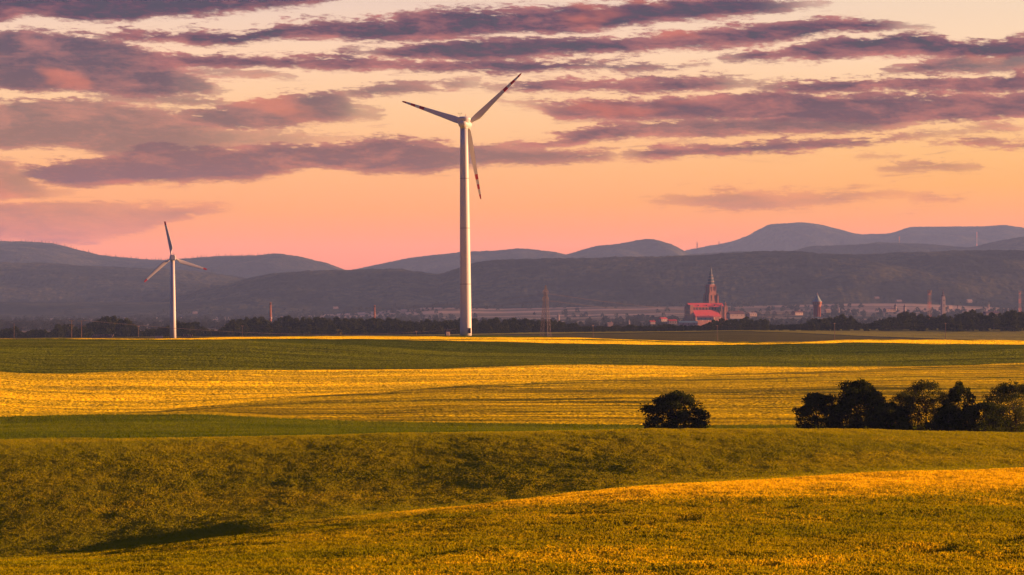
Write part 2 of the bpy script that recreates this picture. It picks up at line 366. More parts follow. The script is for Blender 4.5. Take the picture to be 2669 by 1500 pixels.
class MB:
    def __init__(s): s.v = []; s.f = []; s.m = []
    def add(s, vs, fs, mi=0):
        b = len(s.v); s.v += [tuple(v) for v in vs]; s.f += [tuple(b+i for i in f) for f in fs]; s.m += [mi]*len(fs); return s
    def box(s, x0, x1, y0, y1, z0, z1, mi=0):
        return s.add([(x0,y0,z0),(x1,y0,z0),(x1,y1,z0),(x0,y1,z0),(x0,y0,z1),(x1,y0,z1),(x1,y1,z1),(x0,y1,z1)],
                     [(0,3,2,1),(4,5,6,7),(0,1,5,4),(1,2,6,5),(2,3,7,6),(3,0,4,7)], mi)
    def lathe(s, prof, n=16, c=(0,0), mi=0, rot=0, cap=True):
        vs = []; fs = []
        for r, z in prof:
            for i in range(n):
                a = 2*PI*i/n+rot; vs.append((c[0]+r*math.cos(a), c[1]+r*math.sin(a), z))
        for j in range(len(prof)-1):
            for i in range(n):
                fs.append((j*n+i, j*n+(i+1)%n, (j+1)*n+(i+1)%n, (j+1)*n+i))
        if cap: fs += [tuple(range(n))[::-1], tuple((len(prof)-1)*n+i for i in range(n))]
        return s.add(vs, fs, mi)
    def tube(s, a, b, r, n=5, r2=None, mi=0):
        a = Vector(a); b = Vector(b); d = (b-a); q = d.to_track_quat('Z', 'Y'); r2 = r if r2 is None else r2
        vs = [a+q@Vector((r*math.cos(2*PI*i/n), r*math.sin(2*PI*i/n), 0)) for i in range(n)]
        vs += [b+q@Vector((r2*math.cos(2*PI*i/n), r2*math.sin(2*PI*i/n), 0)) for i in range(n)]
        fs = [(i, (i+1)%n, n+(i+1)%n, n+i) for i in range(n)] + [tuple(range(n))[::-1], tuple(range(n, 2*n))]
        return s.add(vs, fs, mi)
    def gable(s, x0, x1, y0, y1, z0, z1, mi=0, inset=0, th=.0):     # roof prism, ridge along x
        ym = (y0+y1)/2
        return s.add([(x0,y0,z0),(x1,y0,z0),(x1,y1,z0),(x0,y1,z0),(x0+inset,ym,z1),(x1-inset,ym,z1)],
                     [(0,3,2,1),(0,1,5,4),(2,3,4,5),(1,2,5),(3,0,4)], mi)
    def build(s, name, mats, parent=None, loc=(0,0,0), smoothf=False):
        if not isinstance(mats, (list, tuple)): mats = [mats]
        me = bpy.data.meshes.new(name); me.from_pydata(s.v, [], s.f)
        for m in mats: me.materials.append(m)
        for p, mi in zip(me.polygons, s.m): p.material_index = mi; p.use_smooth = smoothf
        me.update(); return link(name, me, parent, loc)
def at(xs, ys, d):                     # photo pixel + distance -> world point
    return Vector((d*(xs-1334.5)/F, d, d*(HY-ys)/F))
def px(d): return F/d

# ------------------------------------------------------------------ numpy noise
def vnoise(x, y, seed=0):
    xi = np.floor(x).astype(np.int64); yi = np.floor(y).astype(np.int64); fx = x-xi; fy = y-yi
    fx = fx*fx*(3-2*fx); fy = fy*fy*(3-2*fy)
    def h(a, b):
        n = (a*374761393 + b*668265263 + seed*974711) & 0xffffffff
        n = ((n ^ (n >> 13))*1274126177) & 0xffffffff
        return ((n ^ (n >> 16)) & 0xffff)/65535.0
    return (h(xi,yi)*(1-fx)+h(xi+1,yi)*fx)*(1-fy)+(h(xi,yi+1)*(1-fx)+h(xi+1,yi+1)*fx)*fy
def fbm(x, y, seed=0, o=4, g=.5):
    t = 0; a = 1; s = 0
    for i in range(o): t = t+a*vnoise(x*2**i, y*2**i, seed+i*17); s += a; a *= g
    return t/s*2-1

# ------------------------------------------------------------------ ground
cols = np.concatenate([np.linspace(-2600, -80, 150, endpoint=False), np.linspace(-80, 2750, 1150, endpoint=False), np.linspace(2750, 5300, 150)])
def L(pts, nz=.9):                            # control curve over photo columns, y read in view pixels
    a = np.array(pts, float); g = np.arange(-2700, 5401, 5.0); v = np.interp(g, a[:,0]*K, a[:,1])*K
    kr = np.exp(-np.linspace(-2.6, 2.6, 45)**2/2); kr /= kr.sum()
    return np.interp(cols, g, np.convolve(np.pad(v, 22, mode='edge'), kr, 'valid')) + nz*fbm(cols/46.0, cols*0+len(pts)*7.3, 5, 4, .6)
def D(a, b): return np.interp(cols, [0, 2669], [a, b])
B1 = L([(-2600,1600),(-1500,1560),(-600,1490),(0,1424),(250,1400),(500,1362),(700,1328),(900,1304),(1100,1284),(1290,1259),(1600,1226),(1930,1205),(2250,1188),(2576,1180),(3400,1168)], 0)
B2 = L([(0,1105),(500,1101),(1000,1091),(1290,1086),(1700,1080),(2100,1079),(2576,1091)], 0)
ctl = []                               # (d, z, material of the interval that starts here, rows)
def C(d, ys=None, z=None, drop=0, m='soil', n=8):
    d = d*np.ones_like(cols)
    zz = (d*(HY-ys)/F if ys is not None else z*np.ones_like(cols)) - drop
    ctl.append((d, zz, m, n))
C(-60, z=2.0, n=4); C(3, z=-1.8, n=4); C(60, z=-8.2, n=5); C(110, z=-12.0, n=6)
C(140, L([(0,1490),(1290,1478),(2576,1475)], 0), m='soil', n=36)
dB1 = D(253, 262); dB2 = np.interp(cols, [0, 1300, 1700, 2669], [405, 392, 388, 386])
C(dB1, B1, m='soil', n=8)
C(dB1+22, B1, drop=np.interp(cols, [0, 1200, 1500], [2.2, 1.6, .9]), m='soil', n=8)
C(dB1+D(52,58), B1+D(1.0, 3), m='soil', n=12)
C(dB1+D(66,76), B1-L([(-2600,44/K),(0,48/K),(180,46/K),(400,38/K),(750,21/K),(1000,11/K),(1290,6/K),(2576,5/K)], 0), m='soil', n=30)
C(dB2, B2, m='soil', n=5)
C(dB2+17, B2, drop=.8, m='wheat_green', n=5)
C(dB2+43, B2+3, m='wheat_green', n=14)
C(D(540,500), L([(0,1053),(300,1047),(500,1048),(700,1056),(900,1065),(1290,1070),(1700,1075),(2576,1076)]), m='wheat_olive', n=26)
C(D(640,960), L([(0,1051),(200,1047),(380,1037),(520,1022),(700,1004),(900,989),(1200,969),(1500,955),(2000,936),(2320,924),(2576,917)]), m='barley_gold', n=24)
C(D(860,1000), L([(0,931),(60,942),(300,936),(640,932),(1000,930),(1290,922),(1450,919),(1700,921),(2000,922),(2320,922),(2576,915)]), m='wheat_green', n=16)
C(1070, L([(0,858),(620,858),(900,870),(1160,885),(1500,893),(1900,897),(2200,893),(2576,878)]), m='wheat_dark', n=10)
C(1150, L([(0,853.5),(627,853.6),(870,854),(1130,857),(1255,860.5),(1448,866.6),(1737,869),(1900,867),(1980,864.5),(2170,862),(2360,866),(2576,867)]), m='rape_yellow', n=5)
C(1190, L([(0,853.4),(870,853.8),(1100,856.5),(1255,854),(1448,856),(1737,862),(1960,863.5),(2170,856),(2576,859)]), m='stem_green', n=3)
C(1215, L([(0,853.3),(627,853.2),(870,853.5),(1130,855.5),(1200,852),(1448,853),(1500,853),(1737,861),(2000,862.6),(2170,855),(2576,858)]), m='rape_yellow', n=3)
C(1260, L([(0,853),(460,852.4),(560,849),(627,847.7),(870,846),(1130,848),(1200,849),(1448,849.5),(1500,852.4),(1737,860),(2000,862),(2170,854.5),(2576,857.5)]), m='stem_green', n=3)
C(1290, L([(0,852.8),(460,852),(560,848.8),(627,847.4),(870,845.8),(1060,846.3),(1120,844),(1160,843.5),(1290,844.5),(1400,847.5),(1500,852),(1737,859.8),(2000,861.8),(2170,854.3),(2576,857.3)]), m='stem_green', n=3)
C(1400, L([(0,852.8),(460,852),(627,847.4),(870,845.8),(1160,844),(1400,847.5),(1500,852),(1737,859.8),(2000,861.8),(2170,854.3),(2576,857.3)]), drop=1.4, m='stubble_dim', n=6)
C(1900, L([(0,856),(560,854),(1160,852),(1350,849),(1500,854),(1737,860),(2100,862),(2250,859),(2576,860)]), m='stubble_dim', n=8)
l1 = L([(0,853.5),(560,849),(1100,846),(1350,842),(1737,837),(1860,834.5),(1980,838.5),(2094,843),(2170,848),(2378,854.5),(2576,857.6)])
C(2250, l1, m='hedge_line', n=2)
C(2290, l1-1.6, m='stubble_pale', n=5)
C(2600, L([(0,853),(560,848.5),(1100,842),(1350,836),(1500,835.5),(1800,832),(2100,828.5),(2576,825)]), m='valley', n=4)
C(3000, z=-27, m='valley', n=6); C(4000, z=-30, m='valley', n=8); C(5000, z=-26, m='valley', n=8)
C(6000, L([(0,815),(1290,808),(2576,806)]), m='valley', n=10)
C(6900, L([(0,810),(900,803),(1290,797),(1800,790),(2576,788)]), m='foot_field', n=14)
C(7500, L([(0,802),(700,797),(880,788),(1100,772),(1250,778),(1500,772),(1900,770),(2130,764),(2300,764),(2500,774),(2576,778)]), m='forest', n=6)
C(8200, z=30, m='forest', n=6); C(26000, z=20, m='forest', n=2)
nc = len(cols); Dk = np.array([c[0] for c in ctl]); Zk = np.array([c[1] for c in ctl])
h = np.diff(Dk, axis=0); dl = np.diff(Zk, axis=0)/h
T = np.zeros_like(Zk)
w1_ = 2*h[1:]+h[:-1]; w2_ = h[1:]+2*h[:-1]
with np.errstate(divide='ignore', invalid='ignore'):
    hm = (w1_+w2_)/(w1_/dl[:-1]+w2_/dl[1:])
T[1:-1] = np.where(dl[:-1]*dl[1:] > 0, hm, 0); T[0] = dl[0]; T[-1] = dl[-1]
rows_d = []; rows_z = []; rows_m = []; row_of_ctl = []
matnames = []
for k in range(len(ctl)):
    row_of_ctl.append(len(rows_d))
    n = ctl[k][3] if k < len(ctl)-1 else 1
    for j in range(n):
        t = j/n
        if k == len(ctl)-1: rows_d.append(Dk[k]); rows_z.append(Zk[k]); continue
        h00 = 2*t**3-3*t**2+1; h10 = t**3-2*t**2+t; h01 = -2*t**3+3*t**2; h11 = t**3-t**2
        rows_d.append(Dk[k]+t*h[k]); rows_z.append(h00*Zk[k]+h10*h[k]*T[k]+h01*Zk[k+1]+h11*h[k]*T[k+1]); rows_m.append(ctl[k][2])
GD = np.array(rows_d); GZ = np.array(rows_z)               # canopy surface
GX = GD*(cols[None,:]-1334.5)/F
GX[:row_of_ctl[1]+1] = (np.abs(GD[:row_of_ctl[1]+1])+20)*(cols[None,:]-1334.5)/F
und = fbm(GX/34, GD/20, 3, 3)*.50 + fbm(GX/9, GD/12, 5, 2)*.12
env = np.clip((GD-100)/60, 0, 1)*np.clip((2500-GD)/600, 0, 1)
GZ = GZ + und*env*np.where(GD < dB1+10, .55, np.where(GD < 560, .07, .8))
def ss(x, a, b): t = np.clip((x-a)/(b-a), 0, 1); return t*t*(3-2*t)
STALK = .62
rowi = np.arange(GD.shape[0])[:,None]
GG = GZ - STALK*(1-ss(rowi, row_of_ctl[12]-3, row_of_ctl[12]+2))*ss(GD, 60, 120)        # soil surface under the stalks
nr = GD.shape[0]
idx = np.arange(nr*nc).reshape(nr, nc)
quads = np.stack([idx[:-1,:-1], idx[:-1,1:], idx[1:,1:], idx[1:,:-1]], -1).reshape(-1, 4)
names = []
for m in rows_m:
    if m not in names: names.append(m)
mi = np.repeat([names.index(m) for m in rows_m], nc-1)
me = raw_mesh('ground', np.stack([GX, GD, GG], -1).reshape(-1, 3), quads, [M[n] for n in names], mi, True)
tag(link('ground', me), kind='structure')
def ground_z(x, d, soil=True):
    xs = 1334.5+F*x/d; ci = np.clip(np.searchsorted(cols, xs)-1, 0, nc-2); t = (xs-cols[ci])/(cols[ci+1]-cols[ci])
    G = GG if soil else GZ
    a = np.interp(d, GD[:,ci], G[:,ci]); b = np.interp(d, GD[:,ci+1], G[:,ci+1]); return float(a*(1-t)+b*t)

# ------------------------------------------------------------------ hills
def hill(name, d0, d1, d2, z0, crest, c0=-400, c1=3100, rough=10., seed=1, spur=.34, n=1000, rowsn=70):
    cc = np.linspace(c0, c1, n); a = np.array(crest, float)
    ys = np.interp(cc, a[:,0]*K, a[:,1]*K)
    # smooth the crest line a little
    ker = np.hanning(15); ker /= ker.sum(); ys = np.convolve(np.pad(ys, 7, mode='edge'), ker, 'valid')
    zc = d1*(HY-ys)/F
    t = np.concatenate([np.linspace(0, 1, rowsn), 1+np.linspace(0, 1, 10)[1:]])[:,None]
    dd = np.where(t <= 1, d0+(d1-d0)*t, d1+(d2-d1)*(t-1))
    X = dd*(cc[None,:]-1334.5)/F
    prof = np.where(t <= 1, np.sin(np.clip(t,0,1)*PI/2)**1.25, 1-ss(t, 1, 2))
    Z = z0+(zc[None,:]-z0)*prof
    hgt = np.maximum(zc[None,:]-z0, 0)
    envl = np.clip(np.sin(np.clip(t,0,1)*PI), 0, 1)*(t <= 1)
    Z = Z + envl*hgt*spur*fbm(X/620+dd/1500+fbm(X/900, dd/900, seed+9)*.8, dd/1300, seed, 4, .42)
    Z = Z + .62*rough*(t <= 1.01)*(fbm(X/26, dd/26, seed+3, 3, .6)*.6 + .25*fbm(X/11, dd/60, seed+5, 2))
    Yg = dd*np.ones_like(X)
    ii = np.arange(X.size).reshape(X.shape)
    q = np.stack([ii[:-1,:-1], ii[:-1,1:], ii[1:,1:], ii[1:,:-1]], -1).reshape(-1, 4)
    o = link(name, raw_mesh(name, np.stack([X, Yg, Z], -1).reshape(-1, 3), q, [M['forest']], None, False))
    return tag(o, kind='structure'), X, Yg, Z, rowsn
hill('hills', 7400, 8800, 10500, -20, [(-400,900),(300,800),(380,768),(430,746),(500,731),(560,721),(660,695),(720,688),(780,685),(900,681),(1000,680),(1060,689),(1100,696),(1150,682),(1200,670),(1300,667),(1500,660),(1750,654),(1900,645),(2000,641),(2200,641),(2400,637),(2576,632),(3100,630)], rough=11, seed=11)
hill('hills', 8800, 10200, 12000, -20, [(-500,660),(0,660),(120,662),(250,671),(450,678),(560,690),(640,703),(760,730),(900,770),(1100,860),(3100,900)], rough=11, seed=23)
_, HX, HYg, HZ, hr = hill('hills', 11800, 14000, 16500, -20, [(-500,600),(0,607),(60,608),(130,612),(190,627),(250,642),(310,648),(400,655),(560,645),(640,643),(700,641),(760,651),(820,662),(880,684),(960,760),(1100,860),(3100,900)], rough=8, seed=31)
hill('hills', 11500, 13000, 15000, -20, [(-500,900),(380,760),(430,700),(560,690),(640,697),(760,705),(840,730),(1000,850),(3100,900)], rough=8, seed=37)
hill('hills', 12500, 14500, 16500, -20, [(-500,900),(700,760),(840,690),(920,672),(1040,648),(1160,636),(1240,638),(1310,633),(1400,646),(1450,658),(1600,700),(1800,800),(3100,900)], rough=8, seed=41)
hill('hills', 13200, 15000, 17500, -20, [(-500,900),(1250,760),(1380,655),(1420,645),(1500,622),(1560,614),(1600,607),(1640,603),(1690,616),(1715,630),(1730,638),(1800,660),(2000,800),(3100,900)], rough=8, seed=43)
hill('hills', 11000, 13000, 15500, -20, [(-500,900),(1500,720),(1640,655),(1740,640),(1860,632),(1960,640),(2040,632),(2120,627),(2200,620),(2330,622),(2440,632),(2500,618),(2576,606),(3100,590)], rough=8, seed=47)
hill('hills', 15500, 18500, 21500, -20, [(-500,900),(1550,740),(1720,640),(1780,628),(1850,612),(1890,598),(1930,580),(1975,566),(2010,561),(2060,565),(2110,577),(2160,590),(2240,588),(2290,571),(2400,571),(2480,570),(2530,566),(2576,575),(3100,600)], rough=8, seed=53)

# ------------------------------------------------------------------ foliage
def leaf_mesh(name, centers, radii, n, size, seed, m, body=None):
    r = np.random.default_rng(seed)
    centers = np.asarray(centers); radii = np.asarray(radii)
    pr = radii[:,0]**2; pr = pr/pr.sum()
    k = r.choice(len(centers), n, p=pr)
    dv = r.normal(size=(n,3)); dv /= np.linalg.norm(dv, axis=1)[:,None]
    rad = r.uniform(.12, 1.0, n)**.5*np.where(r.uniform(size=n) < .08, r.uniform(1, 1.45, n), 1)
    P = centers[k]+dv*radii[k]*rad[:,None]
    if body:
        nb = int(n*body[0]); w_, h_, kind = body[1:]; z = r.uniform(.0, 1, nb); a_ = r.uniform(0, 2*PI, nb)
        if kind == 'dome': lim = np.sqrt(np.maximum(0, 1-z**2.3))*(.90+.10*np.minimum(1, z*6))
        elif kind == 'tall': lim = np.maximum(.10, np.sin(PI*np.minimum(1, (z+.16)/1.18)))**.8
        else: lim = np.sqrt(np.maximum(.0, 1-np.clip((z-.42)/.58, -.72, 1)**2))
        lump = .74+.34*fbm(np.cos(a_)*2.2+9+z*3.1, np.sin(a_)*2.2+5-z*4.3, seed, 3)
        q = lim*lump*w_/2*r.uniform(.3, 1, nb)**.4
        P[:nb] = np.stack([np.cos(a_)*q, np.sin(a_)*q, z*h_*(.93+.10*fbm(np.cos(a_)*3+q, np.sin(a_)*3, seed+1, 2))], -1)
    a = r.normal(size=(n,3)); a /= np.linalg.norm(a, axis=1)[:,None]
    b = np.cross(a, r.normal(size=(n,3))); b /= np.linalg.norm(b, axis=1)[:,None]
    s = size*r.uniform(.6, 1.4, n)[:,None]
    V = np.stack([P-a*s, P+b*s*.55, P+a*s, P-b*s*.55], 1).reshape(-1, 3)
    V[:,2] = np.maximum(V[:,2], .05)
    return raw_mesh(name, V, np.arange(4*n).reshape(n, 4), [m])
def blob_centers(seed, w, hgt, n, base=.12, shape='round', cs=.22):
    r = np.random.default_rng(seed); c = []; rr = []
    for i in range(n):
        while True:
            z = r.uniform(base, 1.0)
            if shape == 'dome': lim = math.sqrt(max(0, 1-(max(0, z-.1)/.9)**2.4))
            elif shape == 'tall': lim = max(.12, math.sin(PI*min(1, (z+.10)/1.12))**.7)
            else: lim = math.sqrt(max(0, 1-((z-.52)/.5)**2))
            a = r.uniform(0, 2*PI); q = math.sqrt(r.uniform(.15, 1.0))
            if lim > .1: break
        g = cs*r.uniform(.55, 1.25)
        c.append((math.cos(a)*q*lim*w/2*.86, math.sin(a)*q*lim*w/2*.86, z*hgt*.93)); rr.append((g*w*.5, g*w*.5, g*hgt*.42))
    return c, rr
def trunk_mesh(name, hgt, w, seed, r0=.25, n=6):
    r = random.Random(seed); mb = MB()
    top = Vector((r.uniform(-.06,.06)*w, r.uniform(-.06,.06)*w, hgt*.55))
    mb.tube((0,0,-.3), top, r0, 7, r0*.5)
    for i in range(n):
        a = r.uniform(0, 2*PI); s = top*r.uniform(.25, 1.0)
        e = Vector((math.cos(a)*w*.36, math.sin(a)*w*.36, min(hgt*.9, s.z+hgt*r.uniform(.15,.4))))
        mb.tube(s, e, r0*.42, 5, r0*.12)
    me = bpy.data.meshes.new(name); me.from_pydata(mb.v, [], mb.f); me.materials.append(M['bark']); me.update(); return me
protos = []
for i in range(9):
    shape = ['round','dome','round','tall','dome','round','tall','dome','round'][i]
    c, rr = blob_centers(100+i, 1.0*14, 14.0, 26 if i%3 else 38, .05, shape, .22)
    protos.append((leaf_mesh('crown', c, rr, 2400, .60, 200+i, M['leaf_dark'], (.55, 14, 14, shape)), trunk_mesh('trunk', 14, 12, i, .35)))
pf = []
for i in range(5):
    c, rr = blob_centers(300+i, 14, 12.0, 14, .05, ['round','dome','tall','round','dome'][i], .33)
    me = leaf_mesh('far_tree_mesh', c, rr, 320, 1.1, 320+i, M['leaf_far'], (.5, 14, 12, 'dome')); pf.append(bpy.data.objects.new('far_tree_source', me))

def tree(x, d, z, w, hgt, k, name, label, cat, group=None, rz=None):
    r = empty(name, (x, d, z), random.uniform(0, 6.28) if rz is None else rz, label, cat, group)
    r.scale = (w/14.0, w/14.0, hgt/14.0)
    link('crown', protos[k][0], r); link('trunk', protos[k][1], r); return r
# silhouette of the dark tree belt: (view x, top y)
top = np.array([(0,826),(40,820),(62,836),(80,826),(120,826),(128,838),(145,815),(185,814),(200,828),(222,812),(255,797),(300,796),(330,806),(345,826),(362,832),(395,818),(430,820),(445,808),(490,806),(510,824),(545,832),(565,818),(590,800),(650,797),(680,806),(700,798),(780,796),(860,799),(935,800),(985,799),(1050,804),(1110,806),(1160,802),(1260,801),(1330,802),(1400,806),(1440,812),(1480,822),(1520,832),(1545,818),(1590,816),(1625,825),(1680,815),(1720,818),(1760,828),(1790,803),(1830,802),(1850,803),(1880,799),(1905,806),(1925,800),(1940,820),(1970,818),(1985,830),(2010,822),(2040,800),(2085,794),(2110,792),(2135,788),(2158,808),(2180,816),(2215,802),(2240,796),(2290,782),(2320,792),(2350,794),(2375,788),(2400,796),(2440,780),(2480,792),(2510,788),(2540,782),(2576,780)])
segs = [(0,70,'at the left edge of the photo'),(70,135,'between the left edge and the pair of wooden poles'),(135,205,'right behind the pair of wooden poles'),
 (205,345,'making the tall crown right of the pair of wooden poles'),(345,437,'low beside the left foot of the small turbine'),(437,560,'right of the foot of the small turbine'),
 (560,690,'under the tall brick chimney'),(690,940,'in the long wood between the two brick chimneys'),(940,1160,'in the long wood left of the big turbine'),
 (1160,1372,'in the long wood between the big turbine and the lattice pylon'),(1372,1530,'in the tapering wood right of the lattice pylon'),
 (1530,1740,'in the low belt left of the church'),(1740,1960,'in front of the church'),(1960,2180,'below the water tower'),(2180,2345,'left of the lattice radio mast'),(2345,2700,'at the right end of the belt')]
def seg_of(v):
    for a, b, s in segs:
        if a <= v < b: return s
    return segs[-1][2] if v > 0 else segs[0][2]
x = -14.0
while x < 2600:
    ty = float(np.interp(x, top[:,0], top[:,1])) + random.uniform(-1, 3.5)
    d = random.uniform(2560, 2680) if x > 560 else random.uniform(2450, 2600)
    wx = (x*K-1334.5)/F*d; gz = ground_z(wx, d); tz = d*(HY-ty*K)/F
    hgt = max(5.5, (tz-gz)*random.uniform(.93, 1.12)); w = min(17, max(8.5, hgt*random.uniform(.8, 1.15)))
    s = seg_of(x)
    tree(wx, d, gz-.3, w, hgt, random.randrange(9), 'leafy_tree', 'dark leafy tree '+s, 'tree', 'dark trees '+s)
    x += w*px(d)/K*random.uniform(.34, .50)
x = 0.0
while x < 2590:
    ty0 = float(np.interp(x, top[:,0], top[:,1])); d = random.uniform(2480, 2540); by = 850 if x < 1200 else 836
    if (x > 560 or random.random() < .6):
        wx = (x*K-1334.5)/F*d; gz = ground_z(wx, d); hgt = max(4.0, (by-ty0)*K/px(d)*random.uniform(.4, .7)); w = hgt*random.uniform(1.1, 1.5)
        s = seg_of(x)
        tree(wx, d, gz-.4, w, hgt, random.choice([1,4,7]), 'low_tree', 'low front tree '+s, 'tree', 'low trees '+s)
    x += random.uniform(16, 30)
# shrub with brighter green leaves left of the big turbine
p = at(885, 876, 2300); r = empty('shrub', (p.x, 2300, ground_z(p.x, 2300)-.4), 0, 'small bright green shrub at the field edge left of the big turbine', 'shrub')
c, rr = blob_centers(77, 7.2, 6.6, 16, .05, 'dome', .3); link('crown', leaf_mesh('crown', c, rr, 900, .4, 78, M['leaf_bright']), r); link('trunk', trunk_mesh('trunk', 5, 5, 3, .2), r)

# --- geometry-nodes scatter for uncountable stuff
def scatter(name, P, sc, sources, mats_kind, seed=0, label=None, cat=None, lean=.0, ripe_lit=None):
    me = bpy.data.meshes.new(name); me.vertices.add(len(P)); me.vertices.foreach_set('co', np.asarray(P, np.float32).ravel())
    at_ = me.attributes.new('sc', 'FLOAT', 'POINT'); at_.data.foreach_set('value', np.asarray(sc, np.float32))
    rp = me.attributes.new('ripe_lit', 'FLOAT', 'POINT'); rp.data.foreach_set('value', np.asarray(np.zeros(len(P)) if ripe_lit is None else ripe_lit, np.float32)); me.update()
    o = link(name, me); tag(o, label, cat, kind='stuff')
    ng = bpy.data.node_groups.new(name+'_scatter', 'GeometryNodeTree')
    ng.interface.new_socket('Geometry', in_out='INPUT', socket_type='NodeSocketGeometry'); ng.interface.new_socket('Geometry', in_out='OUTPUT', socket_type='NodeSocketGeometry')
    N = ng.nodes; gi = N.new('NodeGroupInput'); go = N.new('NodeGroupOutput'); iop = N.new('GeometryNodeInstanceOnPoints')
    g2i = N.new('GeometryNodeGeometryToInstance')
    for s in sources:
        oi = N.new('GeometryNodeObjectInfo'); oi.inputs['Object'].default_value = s; oi.inputs['As Instance'].default_value = True
        ng.links.new(oi.outputs['Geometry'], g2i.inputs[0])
    ng.links.new(gi.outputs[0], iop.inputs['Points']); ng.links.new(g2i.outputs[0], iop.inputs['Instance']); iop.inputs['Pick Instance'].default_value = True
    ri = N.new('FunctionNodeRandomValue'); ri.data_type = 'INT'; ri.inputs[4].default_value = 0; ri.inputs[5].default_value = len(sources)-1; ri.inputs['Seed'].default_value = seed
    ng.links.new(ri.outputs[2], iop.inputs['Instance Index'])
    rr_ = N.new('FunctionNodeRandomValue'); rr_.data_type = 'FLOAT_VECTOR'; rr_.inputs[0].default_value = (-lean,-lean,0); rr_.inputs[1].default_value = (lean,lean,6.283); rr_.inputs['Seed'].default_value = seed+5
    ng.links.new(rr_.outputs[0], iop.inputs['Rotation'])
    na = N.new('GeometryNodeInputNamedAttribute'); na.data_type = 'FLOAT'; na.inputs['Name'].default_value = 'sc'
    ng.links.new(na.outputs['Attribute'], iop.inputs['Scale']); ng.links.new(iop.outputs[0], go.inputs[0])
    md = o.modifiers.new('scatter', 'NODES'); md.node_group = ng; return o

def clump(seed, m, n=9, hgt=.62, w=.30, bw=.035):
    r = np.random.default_rng(seed); V = []; Fs = []
    for i in range(n):
        a = r.uniform(0, 2*PI); bx, by = r.normal(0, w*.45, 2); b2 = np.array([math.cos(a), math.sin(a), 0])*bw*r.uniform(.6, 1.2)
        h_ = hgt*r.uniform(.72, 1.18); le = r.normal(0, .10, 2)
        p0 = np.array([bx, by, 0]); p1 = p0+np.array([le[0]*.5, le[1]*.5, h_*.72]); p2 = p0+np.array([le[0], le[1], h_])
        k = len(V); V += [p0-b2*.35, p0+b2*.35, p1+b2*.45, p1-b2*.45, p2+b2*1.1, p2-b2*1.1]
        Fs += [(k, k+1, k+2, k+3), (k+3, k+2, k+4, k+5)]
    me = raw_mesh('stalk_clump', V, Fs, [m]); return bpy.data.objects.new('stalk_clump_source', me)
def scatter_band(k0, k1, n, seed):
    r = np.random.default_rng(seed); a, b = row_of_ctl[k0], row_of_ctl[k1]
    c_lo, c_hi = np.searchsorted(cols, -120), np.searchsorted(cols, 2790)
    D0 = GD[a:b+1, c_lo:c_hi]; X0 = GX[a:b+1, c_lo:c_hi]
    ar = (D0[1:,:-1]-D0[:-1,:-1])*(X0[:-1,1:]-X0[:-1,:-1]); cum = np.cumsum(ar.ravel()); q = np.searchsorted(cum, r.uniform(0, cum[-1], n))
    q = np.clip(q, 0, ar.size-1); i = q//ar.shape[1]+a; j = q%ar.shape[1]+c_lo; s, t = r.uniform(size=n), r.uniform(size=n)
    def g(A): return (A[i,j]*(1-t)+A[i,j+1]*t)*(1-s)+(A[i+1,j]*(1-t)+A[i+1,j+1]*t)*s
    return np.stack([g(GX), g(GD), g(GG)], -1), cum[-1]
def track_gap(P, lines, half):
    xs = 1334.5+F*P[:,0]/P[:,1]; ys = HY-F*(P[:,2]+STALK)/P[:,1]; keep = np.ones(len(P))
    for ln in lines:
        a = np.array(ln, float); y = np.interp(xs, a[:,0], a[:,1], left=-99, right=-99); keep = keep*(1-.5*np.exp(-((ys-y)/half)**2))
    return keep
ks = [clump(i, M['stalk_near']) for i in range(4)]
km = [clump(10+i, M['stalk_mid']) for i in range(4)]
kg = [clump(20+i, M['stalk_green'], 8, .62, .34, .05) for i in range(3)]
P, A = scatter_band(4, 6, 190000, 1)
keep = track_gap(P, [[(960,1470),(1250,1415),(1500,1378),(1830,1343)],[(980,1478),(1260,1422),(1520,1384),(1800,1352)],[(1669,1366),(1800,1353),(2090,1318)],
   [(1980,1490),(2120,1472),(2260,1458),(2440,1432),(2500,1424)],[(2560,1418),(2680,1400)],[(1500,1497),(1900,1480),(2040,1470)]], 4.0)
xv = (1334.5+F*P[:,0]/P[:,1])/K; crest = np.interp((xv*K), cols, dB1)
ripe_lit = np.exp(-((np.minimum(P[:,1]-crest, 0)+4)/34)**2)*ss(xv, 700, 1700)*.75 + .36*ss(xv, 100, 1300) - .20 + .40*fbm(P[:,0]/26, P[:,1]/15, 73, 4) + .16*fbm(P[:,0]/3, P[:,1]/7, 74, 2) - .6*(1-keep); hs = keep*(1+.22*fbm(P[:,0]/6, P[:,1]/10, 71, 3)+.1*fbm(P[:,0]/1.3, P[:,1]/2.2, 72, 2))  # sunlit crest and shaded left slope put into stalk colour, over random ripeness
scatter('near_wheat', P, hs, ks, 1, 1, 'golden standing wheat on the nearest rise across the bottom', 'wheat', .12, ripe_lit)
P, A = scatter_band(6, 9, 260000, 2)
hs = 1+.22*fbm(P[:,0]/9, P[:,1]/14, 81, 3)+.1*fbm(P[:,0]/1.6, P[:,1]/3, 82, 2)
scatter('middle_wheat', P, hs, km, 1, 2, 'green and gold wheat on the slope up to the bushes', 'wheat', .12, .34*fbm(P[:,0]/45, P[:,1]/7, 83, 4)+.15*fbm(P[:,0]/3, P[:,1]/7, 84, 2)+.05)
P, A = scatter_band(10, 12, 120000, 3)
hs = 1+.2*fbm(P[:,0]/10, P[:,1]/8, 91, 3)
scatter('green_wheat', P, hs, kg, 1, 3, 'dark green wheat strip behind the slope with the bushes', 'wheat', .15)

